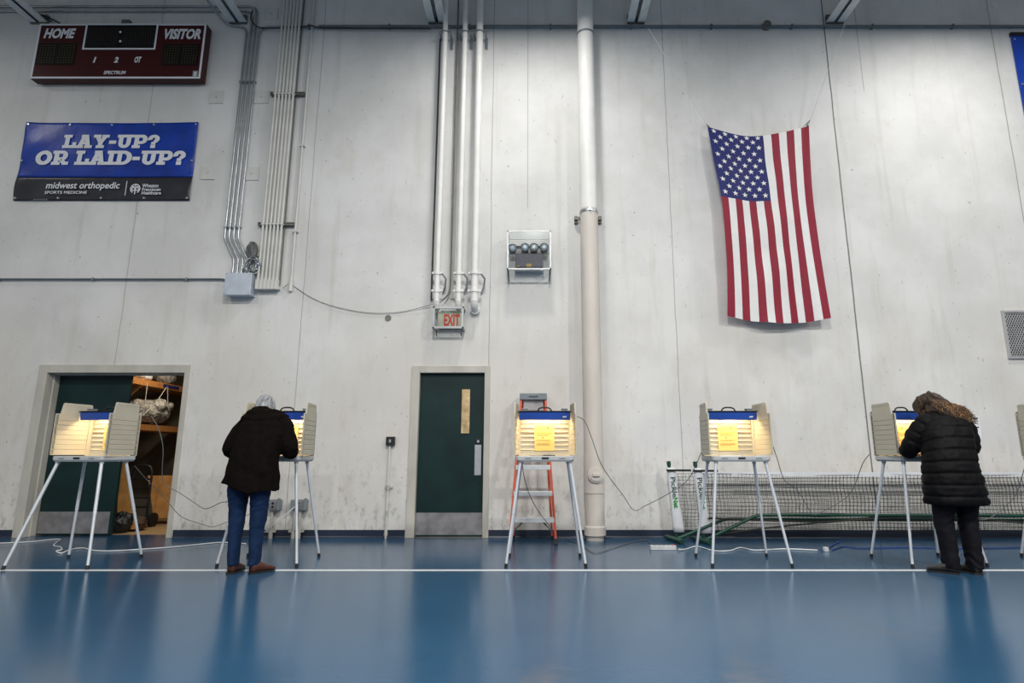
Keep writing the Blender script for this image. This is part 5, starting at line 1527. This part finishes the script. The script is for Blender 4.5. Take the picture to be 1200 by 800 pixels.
for sx, w_ in ((-1, hL), (1, hR)):
    sh_ = Vector((PX + sx*.165, 5.70, 1.35)); el = Vector((PX + sx*.27, 5.64, 1.10))
    b.limb([sh_, sh_.lerp(el, .5) + Vector((sx*.02, 0, 0)), el, el.lerp(w_, .55), w_], [.052, .045, .040, .036, .026], 14)
    fw_ = (w_ - el).normalized(); fw_.z = 0
    sd = Vector((fw_.y, -fw_.x, 0)) * (1 if sx < 0 else -1)
    hand(b, w_ + fw_*.02, fw_ + Vector((0, .3, -.05)), sd, (0, 0, 1))
for (hx, kx, ax_, ay) in ((PX - .085, -2.70, -2.695, 5.50), (PX + .085, -2.525, -2.515, 5.52)):
    b.limb([(hx, 5.54, .86), (kx, 5.54, .47), (ax_, ay, .07)], [.078, .050, .034], 16)
    b.limb([(ax_, ay, .05), (ax_ + (.03 if ax_ > -2.6 else 0), ay + .12, .035)], [.035, .03], 12)
finish(remesh(b, .0055, 2, 'body'), 'body', M['skin'], t)
# jeans
j = MB()
LL = [((-2.705, 5.535, .90), .106, .120, 0), ((-2.718, 5.535, .75), .092, .105, 0), ((-2.712, 5.535, .50), .070, .080, 0), ((-2.703, 5.515, .28), .053, .066, 0), ((-2.694, 5.50, .075), .045, .060, 0)]
RL = [((-2.535, 5.535, .90), .106, .120, 0), ((-2.522, 5.535, .75), .092, .105, 0), ((-2.518, 5.54, .50), .070, .080, 0), ((-2.516, 5.53, .28), .056, .068, 0), ((-2.510, 5.515, .075), .050, .064, 0)]
for L_ in (LL, RL): j.rings(ringloft(L_, .02, 28, sq=2.1))
j.ell((PX, 5.53, .90), (.19, .145, .15))
jm = remesh(j, .0075, 3, 'jeans')
def fold(c):
    z = c.z; k = math.exp(-((z-.13)/.10)**2) + .6*math.exp(-((z-.50)/.12)**2) + .5*math.exp(-((z-.72)/.07)**2)
    return .0042*k*math.sin(z*80 + c.x*30 + 14*noise.noise(c*6))
push(jm, fold); wrinkle(jm, .006, 9)
finish(jm, 'jeans', M['jeans'], t)
for nm, hl, te in (('l', (-2.692, 5.46, 0), (-2.70, 5.70, 0)), ('r', (-2.520, 5.475, 0), (-2.385, 5.655, 0))):
    m = MB(); shoe(m, Vector(hl) + Vector((0, 0, .012)), Vector(te) + Vector((0, 0, .012)), .046, .085)
    so_ = obj('shoe', m, M['shoe_brown'], t); m = MB(); sole(m, hl, te); obj('sole', m, M['black'], so_)
# coat
cx = PX + .015
c_ = MB()
c_.rings(ringloft([((cx - .005, 5.515, .745), .250, .180, -.10), ((cx, 5.52, .85), .238, .172, 0), ((cx, 5.535, 1.00), .222, .162, .12), ((cx, 5.575, 1.14), .212, .155, .25), ((cx, 5.635, 1.27), .208, .150, .42), ((cx - .005, 5.69, 1.36), .185, .128, .55), ((cx - .015, 5.735, 1.42), .125, .095, .6), ((cx - .03, 5.765, 1.455), .08, .07, .6)], .015, 44))
for sx, w_ in ((-1, hL), (1, hR)):
    sh_ = Vector((cx + sx*.165, 5.69, 1.345)); el = Vector((cx + sx*(.272 if sx < 0 else .278), 5.64, 1.085))
    c_.limb([sh_ - Vector((sx*.05, 0, -.01)), sh_ + Vector((sx*.01, 0, -.02)), sh_.lerp(el, .5) + Vector((sx*.02, -.01, 0)), el, el.lerp(w_, .5), w_ - Vector((0, .02, -.005))], [.075, .084, .084, .080, .070, .050], 18)
# hood lying on the back
hd_ = MB()
hd_.limb([(cx - .205, 5.74, 1.395), (cx - .165, 5.63, 1.375), (cx - .02, 5.560, 1.362), (cx + .135, 5.63, 1.385), (cx + .185, 5.74, 1.405)], [.022, .046, .052, .046, .022], 16)
hd_.limb([(cx - .17, 5.74, 1.43), (cx - .13, 5.66, 1.425), (cx - .03, 5.615, 1.415), (cx + .085, 5.66, 1.430), (cx + .14, 5.74, 1.43)], [.028, .050, .058, .050, .028], 16)
hd_.ell((cx - .06, 5.71, 1.462), (.100, .070, .050)); hd_.ell((cx - .03, 5.68, 1.41), (.16, .08, .06))
cm = remesh(c_, .008, 2, 'coat')
for v in cm.vertices:      # hem dips to the right
    if v.co.z < .95: v.co.z -= ((v.co.x - cx) * .17 + .016*math.sin((v.co.x - cx)*17 + 1.2)) * (.95 - v.co.z)/.2
push(cm, lambda c: .007*math.sin(c.x*32 + 3*noise.noise(c*5))*max(0, min(1, (1.2 - c.z)/.4))); wrinkle(cm, .011, 8, (1, 1, .7)); cm.update()
co = finish(cm, 'coat', M['coat_brown'], t)
hq = remesh(hd_, .008, 2, 'hood'); wrinkle(hq, .009, 10); finish(hq, 'hood', M['coat_brown'], t)
m = MB()
pts = [(cx - .19, 5.60, 1.375), (cx - .10, 5.578, 1.352), (cx, 5.570, 1.346), (cx + .10, 5.578, 1.352), (cx + .19, 5.60, 1.375)]
# hair
h = MB(); T = lambda x, y, z: HC + HR @ Vector((x, y, z))
h.ell(T(0, -.026, .040), (.086, .100, .090), HR)
h.ell(T(0, -.075, -.02), (.070, .045, .065), HR)
hm = remesh(h, .008, 2, 'hair')
hb = MB(); rn = random.Random(11)
for k in range(170):
    a = rn.uniform(-2.6, 2.6); le = rn.uniform(.6, 1.5); pts = []
    for q in range(7):
        th = .15 + le*q/6*1.5; rr = 1.02 + rn.uniform(-.01, .035)
        # strands run from the crown outwards
        d = Vector((math.sin(th)*math.sin(a)*.086, -math.cos(th)*.02 - math.sin(th)*math.cos(a)*.104, math.cos(th)*.092 - .0))
        pts.append(T(0, -.026, .040) + HR @ (d*rr))
    hb.tube(spline(pts, None, 2)[0], [.0050]*12 + [.002], 5, mi=1 if rn.random() < .3 else 0)
hm2 = hb.mesh('strands', [M['hair_grey'], M['strut']])
bm = bmesh.new(); bm.from_mesh(hm); bm.from_mesh(hm2); bm.to_mesh(hm); bm.free()
ho = finish(hm, 'hair', M['hair_grey'], t, 'short grey streaked hair'); hm.materials.append(mat('hair_dark', (0.07, 0.075, 0.085), 0.5))

# ---- person in the black quilted coat
QX = 3.90
t = thing('person', 'long haired person in black quilted coat and black trousers leaning into a voting booth', 'person', (QX, 5.52, 0))
HC = Vector((3.955, 5.845, 1.505)); HR = Matrix.Rotation(R(28), 3, 'Z') @ Matrix.Rotation(R(-38), 3, 'X')
b = MB(); head(b, HC, HR)
b.limb([(3.945, 5.70, 1.38), (3.95, 5.76, 1.44), HC + HR @ Vector((0, -.03, -.05))], [.055, .052, .055], 16)
b.rings(ringloft([((3.87, 5.50, .80), .18, .12, 0), ((3.87, 5.51, .98), .17, .115, .1), ((3.90, 5.57, 1.15), .165, .11, .25), ((3.94, 5.65, 1.30), .16, .10, .4), ((3.95, 5.69, 1.40), .10, .08, .5)], .02, 28))
wl, wr = Vector((3.80, 5.985, 1.08)), Vector((4.04, 5.99, 1.08))
arms = ((-1, Vector((3.775, 5.66, 1.345)), Vector((3.665, 5.76, 1.10)), wl), (1, Vector((4.115, 5.64, 1.345)), Vector((4.165, 5.66, 1.10)), wr))
for sx, sh_, el, w_ in arms:
    b.limb([sh_, sh_.lerp(el, .5), el, el.lerp(w_, .55), w_], [.05, .044, .040, .034, .025], 14)
    fw_ = (w_ - el).normalized(); fw_.z = 0; sd = Vector((fw_.y, -fw_.x, 0)) * (1 if sx < 0 else -1)
    hand(b, w_ + fw_*.02, fw_ + Vector((0, .3, -.05)), sd, (0, 0, 1))
legs = (((3.79, 5.51, .80), (3.748, 5.53, .46), (3.752, 5.51, .07)), ((3.965, 5.50, .80), (3.962, 5.52, .46), (3.956, 5.50, .07)))
for hp, kn, an in legs:
    b.limb([hp, kn, an], [.09, .058, .04], 16); b.limb([an, Vector(an) + Vector((-.02, .06, -.03))], [.030, .020], 12)
finish(remesh(b, .0055, 2, 'body'), 'body', M['skin'], t)
j = MB()
for hp, kn, an in legs:
    hp, kn, an = Vector(hp), Vector(kn), Vector(an)
    j.rings(ringloft([(hp, .110, .122, 0), (hp.lerp(kn, .5), .098, .108, 0), (kn, .077, .086, 0), (kn.lerp(an, .5), .068, .080, 0), (an - Vector((0, 0, .025)), .062, .078, 0)], .02, 28, sq=2.1))
j.ell((3.88, 5.50, .82), (.19, .15, .14))
jm = remesh(j, .0075, 3, 'trousers')
push(jm, lambda c: .0045*(math.exp(-((c.z-.12)/.1)**2) + .4*math.exp(-((c.z-.46)/.13)**2))*math.sin(c.z*75 + c.x*30 + 12*noise.noise(c*6)))
wrinkle(jm, .006, 9)
finish(jm, 'trousers', M['trousers'], t)
for hl, te in (((3.775, 5.465, 0), (3.61, 5.63, 0)), ((3.950, 5.44, 0), (3.915, 5.68, 0))):
    m = MB(); shoe(m, Vector(hl) + Vector((0, 0, .012)), Vector(te) + Vector((0, 0, .012)), .050, .08)
    so_ = obj('shoe', m, M['shoe_black'], t); m = MB(); sole(m, hl, te, .053); obj('sole', m, M['black'], so_)
c_ = MB()
def gro(s_, f):
    ph = (s_ + .02) / .098; d = abs(ph - round(ph))*.098
    return -.013*math.exp(-(d/.011)**2)
c_.rings(ringloft([((3.862, 5.50, .595), .250, .190, 0), ((3.862, 5.50, .63), .264, .202, 0), ((3.856, 5.50, .78), .250, .195, .02), ((3.856, 5.51, .95), .230, .185, .1), ((3.880, 5.54, 1.08), .225, .180, .2), ((3.915, 5.585, 1.21), .235, .175, .35), ((3.94, 5.64, 1.32), .215, .150, .5), ((3.95, 5.69, 1.40), .150, .115, .6), ((3.952, 5.72, 1.445), .095, .085, .6)], .009, 60, groove=gro))
for sx, sh_, el, w_ in arms:
    P, Q = spline([sh_ - Vector((sx*.06, 0, -.0)), sh_ + Vector((sx*.0, 0, -.02)), sh_.lerp(el, .5) + Vector((sx*.012, -.01, 0)), el, el.lerp(w_, .5), w_ - Vector((0, .02, -.005))], [.085, .098, .095, .086, .076, .055], 12)
    acc = 0; Q2 = []
    for i in range(len(P)):
        if i: acc += (P[i]-P[i-1]).length
        d = abs(acc/.085 - round(acc/.085))*.085
        Q2.append(Q[i] - .010*math.exp(-(d/.011)**2))
    c_.tube(P, Q2, 22, dup=False)
c_.ell((3.95, 5.70, 1.42), (.115, .10, .055))
cm = remesh(c_, .0075, 2, 'coat'); wrinkle(cm, .008, 11)
co = finish(cm, 'coat', M['puffer'], t)
h = MB(); T = lambda x, y, z: HC + HR @ Vector((x, y, z))
h.ell(T(0, -.022, .035), (.098, .112, .098), HR)
h.limb([T(.0, -.07, .02), (3.985, 5.70, 1.485), (4.035, 5.61, 1.430), (4.085, 5.555, 1.385)], [.092, .098, .075, .028], 18)
h.limb([T(-.03, -.06, .0), (3.93, 5.68, 1.465), (3.96, 5.575, 1.405)], [.085, .085, .042], 18)
h.limb([T(-.075, .0, .02), T(-.085, .03, -.06), T(-.08, .05, -.12)], [.035, .03, .018], 12)
hm = remesh(h, .008, 3, 'hair'); wrinkle(hm, .008, 18)
hb = MB(); rn = random.Random(5)
for k in range(1100):
    a = rn.uniform(-1, 1); yr = rn.uniform(-.08, .13); r0 = T(a*.094, -.04 + yr, .128 - .08*abs(a) - .6*max(0, yr - .05) + rn.uniform(-.02, .0))
    dn = rn.random()
    e = Vector((4.005 + a*.12 + rn.uniform(-.03, .05) + .03*dn, 5.530 + rn.uniform(-.012, .04) + .03*(1-dn), 1.355 + .13*(1-dn) - .010*a + rn.uniform(-.02, .02)))
    midp = Vector((3.970 + a*.112 + rn.uniform(-.015, .015), 5.655 - .070*(1-a*a) + rn.uniform(-.01, .02), 1.52 - .03*a + rn.uniform(-.015, .015)))
    P, _ = spline([r0, midp, e], None, 14); ph = rn.uniform(0, 6); fr_ = rn.uniform(.5, 1.0)
    P = [p + Vector((math.cos(i*fr_ + ph), -abs(math.sin(i*fr_ + ph))*.7, math.sin(i*fr_ + ph)*.7)) * .010*max(0, min(1, (i-8)/12)) for i, p in enumerate(P)]
    cut = rn.randint(10, 18); gold = rn.random() < .45 + .2*a
    if gold:
        hb.tube(P[:cut+1], .0026, 4); hb.tube(P[cut:], [.0030]*(len(P)-cut-1) + [.002], 5, mi=1)
    else: hb.tube(P, [.0028]*(len(P)-1) + [.002], 4)
for k in range(240):
    u = rn.uniform(0, 1); q0 = T(-.02 + rn.uniform(-.04, .05), -.09 + .16*u, .132 - .05*abs(u - .5))
    q1 = T(-.088 + rn.uniform(-.012, .006), -.07 + .15*u, .045 + rn.uniform(-.02, .02)); q2 = T(-.088 + rn.uniform(-.015, .012), -.05 + .13*u, -.05 + rn.uniform(-.04, .03))
    P, _ = spline([q0, q1, q2], None, 9); ph = rn.uniform(0, 6)
    P = [p + Vector((math.cos(i*.8 + ph), math.sin(i*.7 + ph), 0))*.005*i/18 for i, p in enumerate(P)]
    hb.tube(P, [.0028]*(len(P)-1) + [.002], 4, mi=1 if rn.random() < .12 else 0)
hm2 = hb.mesh('strands', [M['hair_brown'], M['hair_gold']])
hm.materials.clear(); hm.materials.append(M['hair_brown']); hm.materials.append(M['hair_gold'])
bm = bmesh.new(); bm.from_mesh(hm); bm.from_mesh(hm2); bm.to_mesh(hm); bm.free()
shift_mesh(hm, ROOT[t])
for p in hm.polygons: p.use_smooth = True
o = bpy.data.objects.new('hair', hm); COL.objects.link(o); o.parent = t; o['label'] = 'long wavy brown hair with lighter ends'
